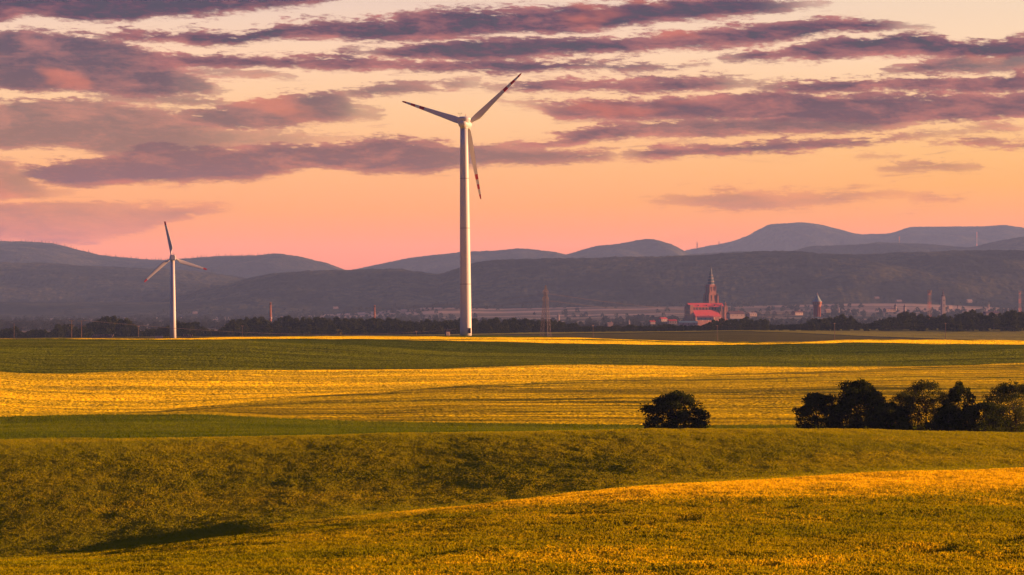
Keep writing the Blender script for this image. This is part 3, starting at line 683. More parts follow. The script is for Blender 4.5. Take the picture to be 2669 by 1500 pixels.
# far hazy woods of the valley (a mass)
r = np.random.default_rng(5); n = 8200
dd = r.uniform(3500, 7750, n); xs = r.uniform(-150, 2820, n); xx = dd*(xs-1334.5)/F
dn = fbm(xx/260, dd/420, 61, 3) + .25*(dd < 5600)*(xs > 1150) - .30*(dd > 5900)*(dd < 6400) - .5*(dd < 4400)*(xs < 600)
dn = dn + (dd > 6400)*(.9*fbm(xx/420, dd/170, 67, 3) - .02)
kp = dn > r.uniform(-.25, .28, n)
kp &= ~((np.abs(xs-1830) < 75) & (dd < 5100) & (dd > 3900)); kp &= ~((np.abs(xs-1918) < 26) & (dd < 4800) & (dd > 3500))
for bx_ in (2130, 2458, 2422, 705, 976): kp &= ~((np.abs(xs-bx_) < 9) & (dd > 3100) & (dd < 4700))
xx, dd = xx[kp], dd[kp]; zz = np.array([ground_z(a, b) for a, b in zip(xx, dd)])-.5
scatter('far_wood', np.stack([xx, dd, zz], -1), r.uniform(.55, 1.15, len(xx)), pf, 1, 9, 'hazy wooded valley behind the dark tree belt', 'woodland')
# conifers bristling on the left mountain crest
xs_ = []; 
cone = MB(); cone.lathe([(3.2, 0), (2.6, 5), (1.3, 14), (.1, 24)], 6); mc = bpy.data.meshes.new('conifer'); mc.from_pydata(cone.v, [], cone.f); mc.materials.append(M['leaf_far']); cs_ = bpy.data.objects.new('conifer_source', mc)
r = np.random.default_rng(8)
ci = r.integers(0, HX.shape[1], 2600); keep = (HX[hr-1, ci]*F/14000+1334.5 < 760*K) & (r.uniform(size=2600) < .35+.5*(fbm(ci/14.0, ci*0.0, 4, 2) > 0))
ci = ci[keep]; ri_ = hr-1-r.integers(0, 4, len(ci))
scatter('ridge_forest', np.stack([HX[ri_, ci], HYg[ri_, ci], HZ[ri_, ci]-3], -1), (r.uniform(.15, 1.0, len(ci))**2)*.62+.14, [cs_], 1, 4, 'conifers bristling along the crest of the far left mountain', 'woodland')

# ------------------------------------------------------------------ foreground shrubs and trees
def fg(name, xs, ybase, w_px, top_y, shape, label, cat, n, size, m, seed, clumps=40, cs=.2, d=384, base=.04, trunks=1, extra=None, body=.42):
    d = d-385+24+float(np.interp(xs, [0, 1300, 1700, 2669], [405, 392, 388, 386]))
    x = d*(xs-1334.5)/F; z = ground_z(x, d); hgt = d*(HY-top_y)/F-z; w = w_px/px(d)
    r = empty(name, (x, d, z), 0, label, cat)
    c, rr = blob_centers(seed, w, hgt, clumps, base, shape, cs)
    if extra: 
        for (ex, ez, er) in extra: c.append((ex*w, 0, ez*hgt)); rr.append((er*w, er*w, er*hgt))
    link('crown', leaf_mesh('crown', c, rr, int(n*1.5), size*1.15, seed+1, m, (body, w, hgt, shape)), r)
    link('trunk', trunk_mesh('trunk', hgt, w, seed, .14, 10), r)
    for q in range(trunks-1):
        o = link('trunk', trunk_mesh('trunk', hgt*random.uniform(.8, 1), w*.7, seed+q+5, .09, 7), r); o.location = (random.uniform(-.35,.35)*w, random.uniform(-.2,.2)*w, 0)
    return r
fg('round_bush', 1761, 1120, 226, 1021, 'dome', 'dark round bush standing alone on the wheat slope', 'bush', 15000, .13, M['leaf_near'], 501, 60, .19)
fg('low_bush', 2135, 1118, 168, 1024, 'dome', 'leftmost dark bush of the right-hand row, sloping down to the wheat', 'bush', 8500, .13, M['leaf_near'], 511, 40, .22, 386)
fg('broad_tree', 2240, 1120, 196, 986, 'dome', 'tallest dark dense tree near the left end of the right-hand row', 'tree', 15000, .14, M['leaf_near'], 521, 52, .20, 387)
fg('feathery_tree', 2346, 1122, 112, 1022, 'round', 'small grey-green feathery tree beside the tallest dark tree', 'tree', 5500, .09, M['leaf_grey'], 531, 30, .24, 384, .02, 2)
fg('slender_stemmed_tree', 2416, 1124, 196, 987, 'round', 'wide olive feathery tree with several thin stems in the middle of the right-hand row', 'tree', 13000, .09, M['leaf_grey'], 541, 60, .17, 388, .03, 5)
fg('low_bush', 2320, 1121, 150, 1048, 'dome', 'dark low bush under the small feathery tree', 'bush', 8500, .13, M['leaf_near'], 581, 40, .22, 382)
fg('low_bush', 2470, 1124, 130, 1056, 'dome', 'dark low bush left of the narrow spiky tree', 'bush', 8000, .13, M['leaf_near'], 591, 40, .22, 382)
fg('spiky_tree', 2503, 1126, 112, 992, 'tall', 'narrow tree with open spiky top right of the feathery trees', 'tree', 4200, .14, M['leaf_near'], 551, 30, .17, 384, .05, 2)
fg('scrub', 2565, 1128, 170, 1042, 'dome', 'low dark scrub filling the gap left of the tree at the right edge', 'bush', 8000, .12, M['leaf_near'], 561, 36, .22, 382)
fg('edge_tree', 2640, 1128, 196, 992, 'round', 'brownish tree cut by the right edge of the photo', 'tree', 13000, .10, M['leaf_grey'], 571, 60, .18, 387, .03, 3)

# ------------------------------------------------------------------ wind turbines
def blade_mesh(R, secs, bands, r0=.5, camber=.12):
    mb = MB(); n = 14; V = []; Fs = []; mi = []
    fr = sorted(set([s[0] for s in secs]+[b for bb in bands for b in bb]+list(np.linspace(.06, 1, 40))))
    A = np.array(secs)
    for f_ in fr:
        ch, th, tw, off = [np.interp(f_, A[:,0], A[:,i]) for i in (1, 2, 3, 4)]
        for i in range(n):
            a = 2*PI*i/n; xx = ch*.5*math.cos(a)+off; yy = th*.5*math.sin(a)*(1 if ch < th*1.3 else (.55+.45*math.cos(a)))
            V.append((xx*math.cos(tw)-yy*math.sin(tw), xx*math.sin(tw)+yy*math.cos(tw), f_*R))
    for j in range(len(fr)-1):
        mid = (fr[j]+fr[j+1])/2; red = any(b0 <= mid <= b1 for b0, b1 in bands)
        for i in range(n): Fs.append((j*n+i, j*n+(i+1)%n, (j+1)*n+(i+1)%n, (j+1)*n+i)); mi.append(int(red))
    k = len(fr)-1
    mb.add(V, Fs); mb.m = mi; mb.add([V[k*n+i] for i in range(n)], [tuple(range(n))], 1 if bands else 0)
    me = bpy.data.meshes.new('blade'); me.from_pydata(mb.v, [], mb.f); me.materials.append(M['white']); me.materials.append(M['red'])
    for p_, q_ in zip(me.polygons, mb.m): p_.material_index = q_; p_.use_smooth = True
    me.update(); return me
def set_axes(o, xa, ya, za, loc):
    m = Matrix((xa, ya, za)).transposed().to_4x4(); m.translation = loc; o.matrix_local = m
# big turbine
d = 1287.0; p = at(1214.4, 874.5, d); k = d/F
T1 = empty('wind_turbine', (p.x, d, p.z-.3), 0, 'tall white wind turbine with red-banded blades standing in the middle', 'wind turbine')
T1.rotation_euler = (0, math.radians(-.55), 0)
Ht = (874.5-336)*k+.3
prof = [(15.1*k, 0), (14.9*k, 3), (14.2*k, Ht*.25), (13.0*k, Ht*.5), (11.7*k, Ht*.72), (10.4*k, Ht*.9), (9.75*k, Ht)]
MB().lathe(prof, 40).build('tower', M['white'], T1, smoothf=True)
mb = MB()
for zf in (.25, .52, .76): mb.lathe([(np.interp(zf*Ht, [q[1] for q in prof], [q[0] for q in prof])+.015, zf*Ht-.12), (np.interp(zf*Ht, [q[1] for q in prof], [q[0] for q in prof])+.015, zf*Ht+.12)], 40)
mb.build('flange_ring', M['grey_metal'], T1)
MB().box(1.2, 2.3, -2.7, -2.3, 1.2, 3.6).build('door', M['grey_metal'], T1)
psi = math.radians(21.7); nv = Vector((math.sin(psi), math.cos(psi), 0)); uv = Vector((math.cos(psi), -math.sin(psi), 0)); wv = Vector((0, 0, 1))
# nacelle: egg shaped, flaring from the tower top
hubz = Ht + (336-323.8)*k
N_ = MB(); V = []; n = 24
st = [(-3.3, .25, .3), (-3.0, 1.2, .25), (-2.2, 1.9, .2), (-1.2, 2.2, .1), (.3, 2.4, 0), (1.6, 2.45, 0), (2.8, 2.35, 0), (3.6, 2.05, 0)]
for s_, r_, dz in st:
    for i in range(n):
        a = 2*PI*i/n; ca, sa = math.cos(a), math.sin(a)
        zz_ = sa*r_*(.86 if sa > 0 else .95)
        q = nv*s_ + uv*(ca*r_) + wv*(zz_+dz); V.append(q)
Fs = [(j*n+i, j*n+(i+1)%n, (j+1)*n+(i+1)%n, (j+1)*n+i) for j in range(len(st)-1) for i in range(n)] + [tuple(range(n))[::-1], tuple((len(st)-1)*n+i for i in range(n))]
N_.add(V, Fs)
b_ = len(N_.v); N_.lathe([(r_*k, z_*k-(hubz-Ht)-.02) for r_, z_ in ((9.8,0),(10.0,3),(11.2,8),(13.4,14),(15.8,19),(17.6,23),(18.3,25.5),(17.8,27.5),(15.5,29.5),(10,31.2),(3,31.8))], 30)
N_.v[b_:] = [tuple(Vector((v[0], v[1], v[2]))-nv*max(0, v[2])*.0) for v in N_.v[b_:]]
nac = N_.build('nacelle', M['white'], T1, (0, 0, hubz), True)
hub = MB(); V = []
st = [(3.6, 1.95), (4.0, 2.0), (5.2, 1.8), (6.2, 1.3), (6.8, .6), (7.0, .1)]
for s_, r_ in st:
    for i in range(n): a = 2*PI*i/n; V.append(nv*s_+uv*(math.cos(a)*r_)+wv*(math.sin(a)*r_))
hub.add(V, [(j*n+i, j*n+(i+1)%n, (j+1)*n+(i+1)%n, (j+1)*n+i) for j in range(len(st)-1) for i in range(n)]); hub.build('hub', M['white'], T1, (0, 0, hubz), True)
mb = MB(); q0 = nv*-1.6-uv*1.2
mb.tube(q0+wv*3.0, q0+wv*4.9, .06); mb.tube(q0-uv*.8+wv*4.5, q0+uv*.8+wv*4.5, .05); mb.tube(q0-uv*.8+wv*4.5, q0-uv*.8+wv*5.0, .09); mb.tube(q0+uv*.8+wv*4.5, q0+uv*.8+wv*5.0, .09)
mb.build('wind_sensor', M['grey_metal'], nac)
q0 = nv*-1.2+uv*1.3; mb = MB(); mb.tube(q0+wv*3.0, q0+wv*3.9, .07); mb.tube(q0+wv*3.8, q0+wv*4.2, .14, 8); mb.build('warning_light', M['red'], nac)
R = 199*k
secs = [(0, 1.7, 1.7, .3, 0), (.05, 1.7, 1.6, .3, 0), (.10, 2.1, 1.0, .32, .0), (.17, 3.05, .6, .30, .35), (.22, 3.0, .5, .26, .38), (.4, 2.35, .38, .18, .25), (.65, 1.65, .26, .12, .14), (.85, 1.15, .18, .08, .06), (.95, .85, .12, .06, .0), (.985, .6, .1, .05, -.05), (1.0, .25, .06, .05, -.1)]
bm1 = blade_mesh(R, secs, [(.665, .735), (.80, .865), (.935, 1.0)])
for al in (40, 160, -80):
    a = math.radians(al); sp = uv*math.cos(a)+wv*math.sin(a); o = link('blade', bm1, T1)
    set_axes(o, nv.cross(sp), nv, sp, nv*4.6+Vector((0, 0, hubz)))
# small turbine
d = 2200.0; p = at(451.3, 883, d); k = d/F
T2 = empty('wind_turbine', (p.x, d, min(p.z, ground_z(p.x, d))-.3), 0, 'smaller distant white wind turbine with red blade tips on the left', 'wind turbine')
T2.rotation_euler = (0, math.radians(-.42), 0)
zb = T2.location.z; Ht = d*(HY-678.5)/F-zb
MB().lathe([(8.1*k, 0), (7.3*k, Ht*.3), (6.3*k, Ht*.65), (5.2*k, Ht)], 28).build('tower', M['white'], T2, smoothf=True)
psi = math.radians(-13); nv = Vector((math.sin(psi), math.cos(psi), 0)); uv = Vector((math.cos(psi), -math.sin(psi), 0))
mb = MB(); V = []
sect = [(-1,-1),(1,-1),(1.05,.2),(.75,1),(-.75,1),(-1.05,.2)]
for s_, w_, h_ in ((-4.2, 1.5, 1.7), (-3.9, 2.0, 2.1), (1.0, 2.1, 2.3), (2.6, 1.7, 1.9)):
    for a, b in sect: V.append(nv*s_+uv*(a*w_)+wv*(b*h_))
mb.add(V, [(j*6+i, j*6+(i+1)%6, (j+1)*6+(i+1)%6, (j+1)*6+i) for j in range(3) for i in range(6)]+[(5,4,3,2,1,0), tuple(18+i for i in range(6))])
nac = mb.build('nacelle', M['white'], T2, (0, 0, Ht+2.0))
mb = MB(); q0 = nv*-2.5; mb.tube(q0+wv*2, q0+wv*3.6, .1); mb.tube(q0-uv*.5+wv*3.4, q0+uv*.5+wv*3.4, .08); mb.build('wind_sensor', M['grey_metal'], nac)
mb = MB(); V = []
st = [(2.6, 1.6), (3.6, 1.7), (4.6, 1.3), (5.2, .3)]
for s_, r_ in st:
    for i in range(16): a = 2*PI*i/16; V.append(nv*s_+uv*(math.cos(a)*r_)+wv*(math.sin(a)*r_))
mb.add(V, [(j*16+i, j*16+(i+1)%16, (j+1)*16+(i+1)%16, (j+1)*16+i) for j in range(3) for i in range(16)]); mb.build('hub', M['white'], T2, (0, 0, Ht+2), True)
R = 96*k
secs = [(0, 1.3, 1.3, 0, 0), (.13, 1.25, 1.2, 0, 0), (.18, 1.5, 1.0, 0, .1), (.24, 2.9, .6, -.1, .75), (.3, 2.9, .5, -.1, .75), (.55, 2.3, .36, -.1, .5), (.8, 1.7, .25, -.1, .25), (1.0, 1.25, .16, -.1, .05)]
bm2 = blade_mesh(R, secs, [(.9, 1.0)])
for al in (101, -19, -139):
    a = math.radians(al); sp = uv*math.cos(a)+wv*math.sin(a); o = link('blade', bm2, T2)
    set_axes(o, nv.cross(sp), nv, sp, nv*3.8+Vector((0, 0, Ht+2)))

# ------------------------------------------------------------------ church
d = 5080.0; k = d/F; th = math.radians(28)
gzc = -24.0
def H(ys): return d*(HY-ys)/F - gzc
c = at(1840, 830, d)
CH = empty('church', (c.x, d, gzc), th, 'large gothic church with red roof and tall dark spire above the town', 'church')
# local: x along nave (right), y away from camera
LN = 92*k/math.cos(th)
x0, x1 = -LN*.53, LN*.47
mb = MB(); mb.box(x0, x1, -8, 8, 0, H(800.5)); 
for i in range(10):
    bx = x0+4+i*(LN-6)/10; mb.box(bx-.6, bx+.6, -9.2, -8, 0, H(803))
mb.build('nave_wall', M['stone'], CH)
mb = MB()
for i in range(9):
    bx = x0+4+(i+.5)*(LN-6)/10; mb.box(bx-1.2, bx+1.2, -8.06, -7.9, H(808), H(802.2)); mb.lathe([(1.2, -.08), (1.2, .08)], 12)
    mb.v = mb.v[:-24]; mb.f = mb.f[:-14]; mb.m = mb.m[:-14]
mb.build('window', M['stone_dark'], CH)
rf = MB().gable(x0-.6, x1+.4, -9, 9, H(801), H(790.5), inset=.2).build('roof', M['roof_red'], CH)
mb = MB()
for i in range(3):
    bx = x0+LN*(.25+.24*i); mb.box(bx-.8, bx+.8, -7.6, -5.6, H(800)+1.2, H(800)+2.6); mb.gable(bx-1, bx+1, -7.9, -5.2, H(800)+2.6, H(800)+3.6)
mb.build('dormer', M['roof_dark'], rf)
# stepped facade at the left end
mb = MB(); mb.box(x0-1.4, x0-.6, -14, 9, 0, H(826)); mb.box(x0-1.6, x0-.6, -9, 9, 0, H(801))
mb.add([(x0-1.6,-9,H(801)),(x0-1.6,9,H(801)),(x0-1.6,0,H(789.8)),(x0-.6,-9,H(801)),(x0-.6,9,H(801)),(x0-.6,0,H(789.8))], [(0,2,1),(3,4,5),(0,3,5,2),(1,2,5,4)])
mb.box(x0-3.2, x0+3.5, -13.5, -8, 0, H(795.5)); mb.box(x0-2.8, x0-1.4, 2.5, 4, 0, H(800)); mb.box(x0-2.8, x0-1.4, -4, -2.5, 0, H(800))
mb.build('gable_front', M['stone'], CH)
mb = MB(); mb.box(x0-1.66, x0-1.5, -1.2, 1.2, H(822), H(806)); mb.build('window', M['stone_dark'], CH)
# aisle with its own lean-to roof
mb = MB(); mb.box(x0+3.6, x1*.55, -20, -9.2, 0, H(825)); mb.build('aisle_wall', M['stone'], CH)
mb = MB(); a_, b_ = x0+3.6, x1*.58
mb.add([(a_,-20.6,H(825.5)),(b_,-20.6,H(825.5)),(b_-3,-9.25,H(808.5)),(a_,-9.25,H(808.5)),(a_,-20.6,H(826)),(b_,-20.6,H(826)),(b_-3,-9.25,H(826)),(a_,-9.25,H(826))], [(0,1,2,3),(0,3,7,4),(1,5,6,2),(4,5,1,0)])
mb.build('aisle_roof', M['roof_red'], CH)
mb = MB()
for i in range(5): bx = a_+3+i*(b_-a_-5)/4; mb.box(bx-.9, bx+.9, -20.12, -19.9, H(838), H(827.5))
mb.build('aisle_window', M['stone_pale'], CH)
mb = MB(); xr = x1
mb.box(x1*.58, x1*.98, -13, -8.1, 0, H(806)); mb.box(x1*.60, x1*.72, -15, -13, 0, H(812)); mb.box(x1*.88, x1+1.0, -15, -13, 0, H(800)); mb.box(x1+.4, x1+2.5, -10, 9, 0, H(800))
mb.lathe([(1.5, 0), (1.5, H(792)), (.1, H(786))], 8, (x1+1.5, -9)); mb.lathe([(1.4, 0), (1.4, H(797)), (.1, H(791))], 8, (x1*.7, -14)); mb.lathe([(1.4, 0), (1.4, H(802)), (.1, H(796))], 8, (x1+1.5, -14))
mb.build('porch', M['stone'], CH)
mb = MB(); mb.gable(x1*.58, x1*.98, -14, -8.3, H(806), H(799)); mb.build('porch_roof', M['roof_dark'], CH)
# tower
tw = at(1859, 780, d); lc = Matrix.Rotation(-th, 3, 'Z') @ (Vector((tw.x, d+20, 0))-Vector((c.x, d, 0))); tx, ty = lc.x, 17.0
TP = MB(); r1 = 15.0*k
def sq(m, hw, za, zb_, hw2=None): return m.lathe([(hw*1.414, za), ((hw2 or hw)*1.414, zb_)], 4, (tx, ty), rot=PI/4)
sq(TP, 9.2, 0, H(790)); sq(TP, 9.0, H(790), H(765), 8.4); sq(TP, 7.2, H(765), H(742), 6.2)
for sx in (-1, 1):
    for sy in (-1, 1):
        TP.box(tx+sx*9-1.2, tx+sx*9+1.2, ty+sy*9-1.2, ty+sy*9+1.2, 0, H(772)); TP.lathe([(1.3, H(772)), (.1, H(764))], 6, (tx+sx*9, ty+sy*9))
        TP.lathe([(.9, H(765)), (.9, H(747)), (.1, H(741))], 6, (tx+sx*6.4, ty+sy*6.4))
twr = TP.build('tower', M['stone'], CH)
mb = MB()
for fx, fy in ((0,-1),(1,0),(-1,0)):
    for s_ in (-.42, .42):
        for (hw, za, zb_, ww) in ((8.95, H(785), H(770), 1.3), (7.05, H(760), H(748), .9)):
            off = hw
            if fx == 0: mb.box(tx+s_*hw-ww/2, tx+s_*hw+ww/2, ty-off-.12, ty-off+1.0, za, zb_)
            else: mb.box(tx+fx*off-(.12 if fx < 0 else 1.0), tx+fx*off+(.12 if fx > 0 else 1.0), ty+s_*hw-ww/2, ty+s_*hw+ww/2, za, zb_)
mb.build('belfry_opening', M['stone_dark'], twr)
mb = MB(); mb.lathe([(2.0, -.1), (2.0, .1)], 16); o = mb.build('clock', M['stone_pale'], twr, (tx+7.25, ty, H(761))); o.rotation_euler = (0, PI/2, 0)
sp = MB()
lv = [(6.0, 742, 4.7, 735.5), (5.2, 734, 3.9, 727), (4.2, 725.5, 3.0, 719), (3.3, 717.5, 2.1, 711.5)]
for i, (ra, ya, rb, yb) in enumerate(lv):
    sp.lathe([(ra*1.1, H(ya)), (rb, H(yb)), (rb*.78, H(yb)+.3), (rb*.8, H(yb-1.5)-.02)], 8, (tx, ty), rot=PI/8)
sp.lathe([(2.3, H(710)), (.9, H(701)), (.35, H(697))], 8, (tx, ty)); sp.lathe([(.7, H(697)), (.7, H(696)), (.18, H(695.5)), (.12, H(692))], 8, (tx, ty))
spo = sp.build('spire', M['copper'], CH)
g = MB()
for (ra, ya, rb, yb) in lv: g.lathe([(ra*1.14, H(ya)-.25), (ra*1.14, H(ya)+.4)], 8, (tx, ty), rot=PI/8)
g.build('gallery', M['stone_pale'], spo)

# ------------------------------------------------------------------ other landmarks
def land(name, xs, d, ybase, label, cat, group=None, rz=0.0):
    p = at(xs, ybase, d); return empty(name, (p.x, d, p.z), rz, label, cat, group), d/F
# water tower
o, k = land('water_tower', 2130, 4500, 826, 'round brick water tower with flared green copper roof', 'water tower')
q = lambda y: (826-y)*k
MB().lathe([(8.6*k, 0), (8.2*k, q(800)), (9.4*k, q(800)), (9.4*k, q(798))], 20).build('shaft', M['brick'], o, smoothf=False)
ms = MB()
for i in range(8): a = i*PI/4; ms.box(-.5, .5, -.5, .5, 0, 1); ms.v[-8:] = [(8.7*k*math.cos(a)+v[0], 8.7*k*math.sin(a)+v[1], v[2]*q(800)) for v in ms.v[-8:]]
ms.build('pilaster', M['roof_red'], o)
MB().lathe([(9.4*k, q(798)), (11.9*k, q(794)), (12.3*k, q(786.5))], 24).build('tank', M['brick'], o)
rf = MB().lathe([(13.0*k, q(786.8)), (9.5*k, q(783)), (6*k, q(777.5)), (3.3*k, q(772)), (2.2*k, q(769.5))], 24).build('roof', M['copper_pale'], o)
MB().lathe([(1.9*k, q(769.5)), (1.9*k, q(767.5)), (2.2*k, q(767.3)), (.8*k, q(765.5)), (.2*k, q(762.8))], 12).build('lantern', M['plaster'], rf)
mb = MB()
for i in range(12): a = i*PI/6; b_ = len(mb.v); mb.box(-.35, .35, -.35, .35, q(793), q(789)); mb.v[b_:] = [(11.95*k*math.cos(a)+v[0], 11.95*k*math.sin(a)+v[1], v[2]) for v in mb.v[b_:]]
mb.build('window', M['stone_dark'], o)
# town hall tower
o, k = land('town_hall_tower', 2458, 5200, 822, 'slim pale town hall tower with dark onion-shaped spire', 'tower', rz=math.radians(20))
q = lambda y: (822-y)*k
MB().lathe([(5.2*k*1.3, 0), (5.0*k*1.3, q(780)), (5.6*k*1.3, q(779.5)), (5.6*k*1.3, q(778)), (4.6*k*1.3, q(777.5)), (4.4*k*1.3, q(773))], 4, rot=PI/4).build('tower', M['plaster'], o)
MB().lathe([(4.8*k, q(773)), (4.6*k, q(771)), (2.0*k, q(768)), (1.7*k, q(766)), (2.4*k, q(764.5)), (1.5*k, q(761.5)), (.9*k, q(759)), (1.1*k, q(758)), (.2*k, q(753.5))], 10).build('spire', M['roof_dark'], o)
mb = MB(); mb.lathe([(2.0*k, -.1), (2.0*k, .1)], 14); w_ = mb.build('clock', M['clock'], o, (0, -4.95*k*.95, q(784))); w_.rotation_euler = (PI/2, 0, 0)
mb = MB(); mb.box(-.6, .6, -4.9*k, -4.5*k, q(800), q(793)); mb.build('window', M['stone_dark'], o)
# lattice masts
def lattice(mb, wb, wt, z0, z1, n, r, c=(0,0), mi=lambda i: 0):
    for i in range(n):
        ta, tb = i/n, (i+1)/n; wa = wb+(wt-wb)*ta; wc = wb+(wt-wb)*tb; za = z0+(z1-z0)*ta; zb = z0+(z1-z0)*tb
        A = [(c[0]+sx*wa, c[1]+sy*wa, za) for sx, sy in ((-1,-1),(1,-1),(1,1),(-1,1))]; B = [(c[0]+sx*wc, c[1]+sy*wc, zb) for sx, sy in ((-1,-1),(1,-1),(1,1),(-1,1))]
        for j in range(4):
            mb.tube(A[j], B[j], r, 4, mi=mi(i)); mb.tube(A[j], B[(j+1)%4], r*.6, 4, mi=mi(i)); mb.tube(A[(j+1)%4], B[j], r*.6, 4, mi=mi(i)); mb.tube(B[j], B[(j+1)%4], r*.6, 4, mi=mi(i))
def radio(xs, d, yb, yt, w, label, head=True, rr=.14, n=9, rz=.5):
    o, k = land('radio_mast', xs, d, yb, label, 'mast', rz=rz); hgt = (yb-yt)*k
    mb = MB(); lattice(mb, w*k*.5, w*k*.36, 0, hgt*.93, n, rr, mi=lambda i: (i//2) % 2); mb.build('lattice', [M['rust_metal'], M['plaster']], o)
    if head:
        mb = MB(); mb.lathe([(w*k*.62, hgt*.90), (w*k*.62, hgt*.915)], 10)
        mb.build('platform', M['grey_metal'], o)
        for i in range(6):
            a = i*PI/3; mb = MB(); mb.box(-.35, .35, -.2, .2, 0, hgt*.07); ob = mb.build('antenna', M['plaster'], o, (w*k*.68*math.cos(a), w*k*.68*math.sin(a), hgt*.925)); ob.rotation_euler = (0, 0, a+PI/2)
    mb = MB(); mb.tube((0,0,hgt*.93), (0,0,hgt), rr); mb.build('rod', M['grey_metal'], o)
    return o
radio(2422.5, 3200, 838, 756, 7.5, 'red and white lattice radio mast left of the town hall tower')
radio(2658, 4800, 815, 758, 5, 'pale lattice radio mast near the right edge of the photo', rr=.22)
radio(1817, 18300, 668, 631, 1.8, 'thin mast on the skyline left of the highest mountain, taller of two', False, .9, 6)
radio(1874, 18300, 655, 629, 1.6, 'thin mast on the skyline left of the highest mountain, shorter of two', False, .8, 6)
radio(2344, 13050, 645, 615, 1.8, 'thin pale mast on the middle ridge in front of the mountains', False, .6, 6)
radio(2546, 15600, 650, 602, 2.0, 'faint lattice mast against the right-hand mountain', False, .7, 6)
# chimneys
for xs, d, yb, yt, w, lab in ((705, 3100, 850, 789, 5.0, 'tall brick chimney above the wood right of the small turbine'), (976.3, 3300, 850, 796, 4.2, 'slimmer brick chimney above the wood left of the big turbine')):
    o, k = land('brick_chimney', xs, d, yb, lab, 'chimney', 'factory chimneys'); hgt = (yb-yt)*k
    MB().lathe([(w*k*.62, 0), (w*k*.42, hgt), (w*k*.34, hgt), (w*k*.34, hgt-1)], 14).build('shaft', M['brick'], o, smoothf=False)
    MB().lathe([(w*k*.50, hgt-2.4), (w*k*.52, hgt-1.6), (w*k*.50, hgt-1.0)], 14).build('collar', M['roof_dark'], o)
    if w > 4.5: MB().lathe([(w*k*.9, hgt*.30), (w*k*.9, hgt*.36), (w*k*.6, hgt*.38)], 12).build('base_ring', M['plaster'], o)
# electricity pylon (lattice)
d = 1936.0; px_, = (1422,); p = at(px_, 879, d); k = d/F
PY = empty('lattice_pylon', (p.x, d, ground_z(p.x, d)-.4), math.radians(64), 'tall steel lattice pylon right of the big turbine', 'pylon')
zb = PY.location.z; hz = lambda y: d*(HY-y)/F-zb
mb = MB(); lattice(mb, 2.9, 1.15, 0, hz(778), 9, .13); lattice(mb, 1.15, .75, hz(778), hz(760), 4, .10); lattice(mb, .75, .2, hz(760), hz(744), 3, .09)
mb.build('lattice', M['grey_metal'], PY)
arms = []
for y_, l_ in ((778, 4.6), (770, 0), (760, 4.2)):
    if l_:
        z = hz(y_)
        for s_ in (-1, 1):
            mb = MB()
            for q_ in (-.7, .7): mb.tube((s_*.8, q_, z), (s_*l_, 0, z+.3), .10, 4); mb.tube((s_*.8, q_, z+1.4), (s_*l_, 0, z+.3), .08, 4)
            mb.build('cross_arm', M['grey_metal'], PY)
            mb = MB(); mb.tube((s_*l_, 0, z+.3), (s_*l_, 0, z-1.4), .12, 6); mb.build('insulator', M['plaster'], PY)
            arms.append((s_*l_, 0, z-1.4))
# wooden poles and their wires
def pole(xs, ytop, d, label, group, arms_=1, rz=.9, w=1.3, ins=False):
    x = d*(xs-1334.5)/F; z = ground_z(x, d)-.4; h_ = d*(HY-ytop)/F-z
    o = empty('power_pole', (x, d, z), rz, label, 'power pole', group)
    MB().tube((0,0,0), (0,0,h_), .19, 8, .13).build('post', M['wood'], o)
    for i in range(arms_):
        mb = MB(); mb.box(-w, w, -.09, .09, h_-.55-i*2.6, h_-.38-i*2.6); mb.build('cross_arm', M['wood'], o)
        for s_ in (-1, 0, 1):
            mb = MB(); b_ = s_*w*.9 if i == 0 else s_*w*.9; mb.tube((b_, 0, h_-.38-i*2.6), (b_, 0, h_+.02-i*2.6), .07, 6); mb.build('insulator', M['plaster'], o)
    return Vector((x, d, z+h_+.05))
dl_ = 1900
lp = [(632, 849, 'wooden power pole at the field edge left of the tall brick chimney'), (1085, 862.5, 'low wooden power pole left of the big turbine'),
      (1545.7, 847.5, 'wooden power pole right of the lattice pylon'), (1869.5, 848.5, 'wooden power pole directly below the church'),
      (2175, 842.5, 'wooden power pole in the dim field below the water tower'), (2464.5, 842.3, 'wooden power pole in the dim field below the town hall tower')]
tops = [pole(x_, y_, dl_, l_, 'power poles across the far field', rz=1.1) for x_, y_, l_ in lp]
pole(2590.7, 845, 2500, 'short pole poking out of the far field near the right edge', None, 0)
pl = pole(186.7, 834.5, 1500, 'left one of the two wooden poles by the left trees', 'pair of poles on the left', 2, .25)
pr_ = pole(212.5, 835.3, 1480, 'right one of the two wooden poles by the left trees', 'pair of poles on the left', 2, .1, 2.0)
pole(36.7, 844, 2350, 'thin wooden pole behind the trees at the left edge', None, 0)
pole(361, 850, 2350, 'thin wooden pole left of the white container near the small turbine', None, 1, .9)
def wire(a, b, sag, r, label, group, n=14):
    mb = MB(); pts = [Vector(a).lerp(Vector(b), i/n)-Vector((0, 0, sag*4*(i/n)*(1-i/n))) for i in range(n+1)]
    for i in range(n): mb.tube(pts[i]-Vector(a), pts[i+1]-Vector(a), r, 4)
    o = mb.build('power_line', M['wire'], None, a); tag(o, label, 'power line', group); return o
ends = [at(150, 845, dl_)] + tops + [at(2760, 846, dl_)]
nm = ['the left edge', 'the pole by the tall chimney', 'the low pole by the big turbine', 'the pole right of the pylon', 'the pole below the church', 'the pole below the water tower', 'the pole by the town hall tower', 'the right edge of the photo']
for i in range(len(ends)-1):
    wire(ends[i], ends[i+1], 2.6, .055, 'wire from %s to %s' % (nm[i], nm[i+1]), 'wires of the wooden pole line')
wire(at(-60, 832, 1500), pl, 1.0, .04, 'wire from the left edge to the left pole of the pair', 'wires of the pair of poles')
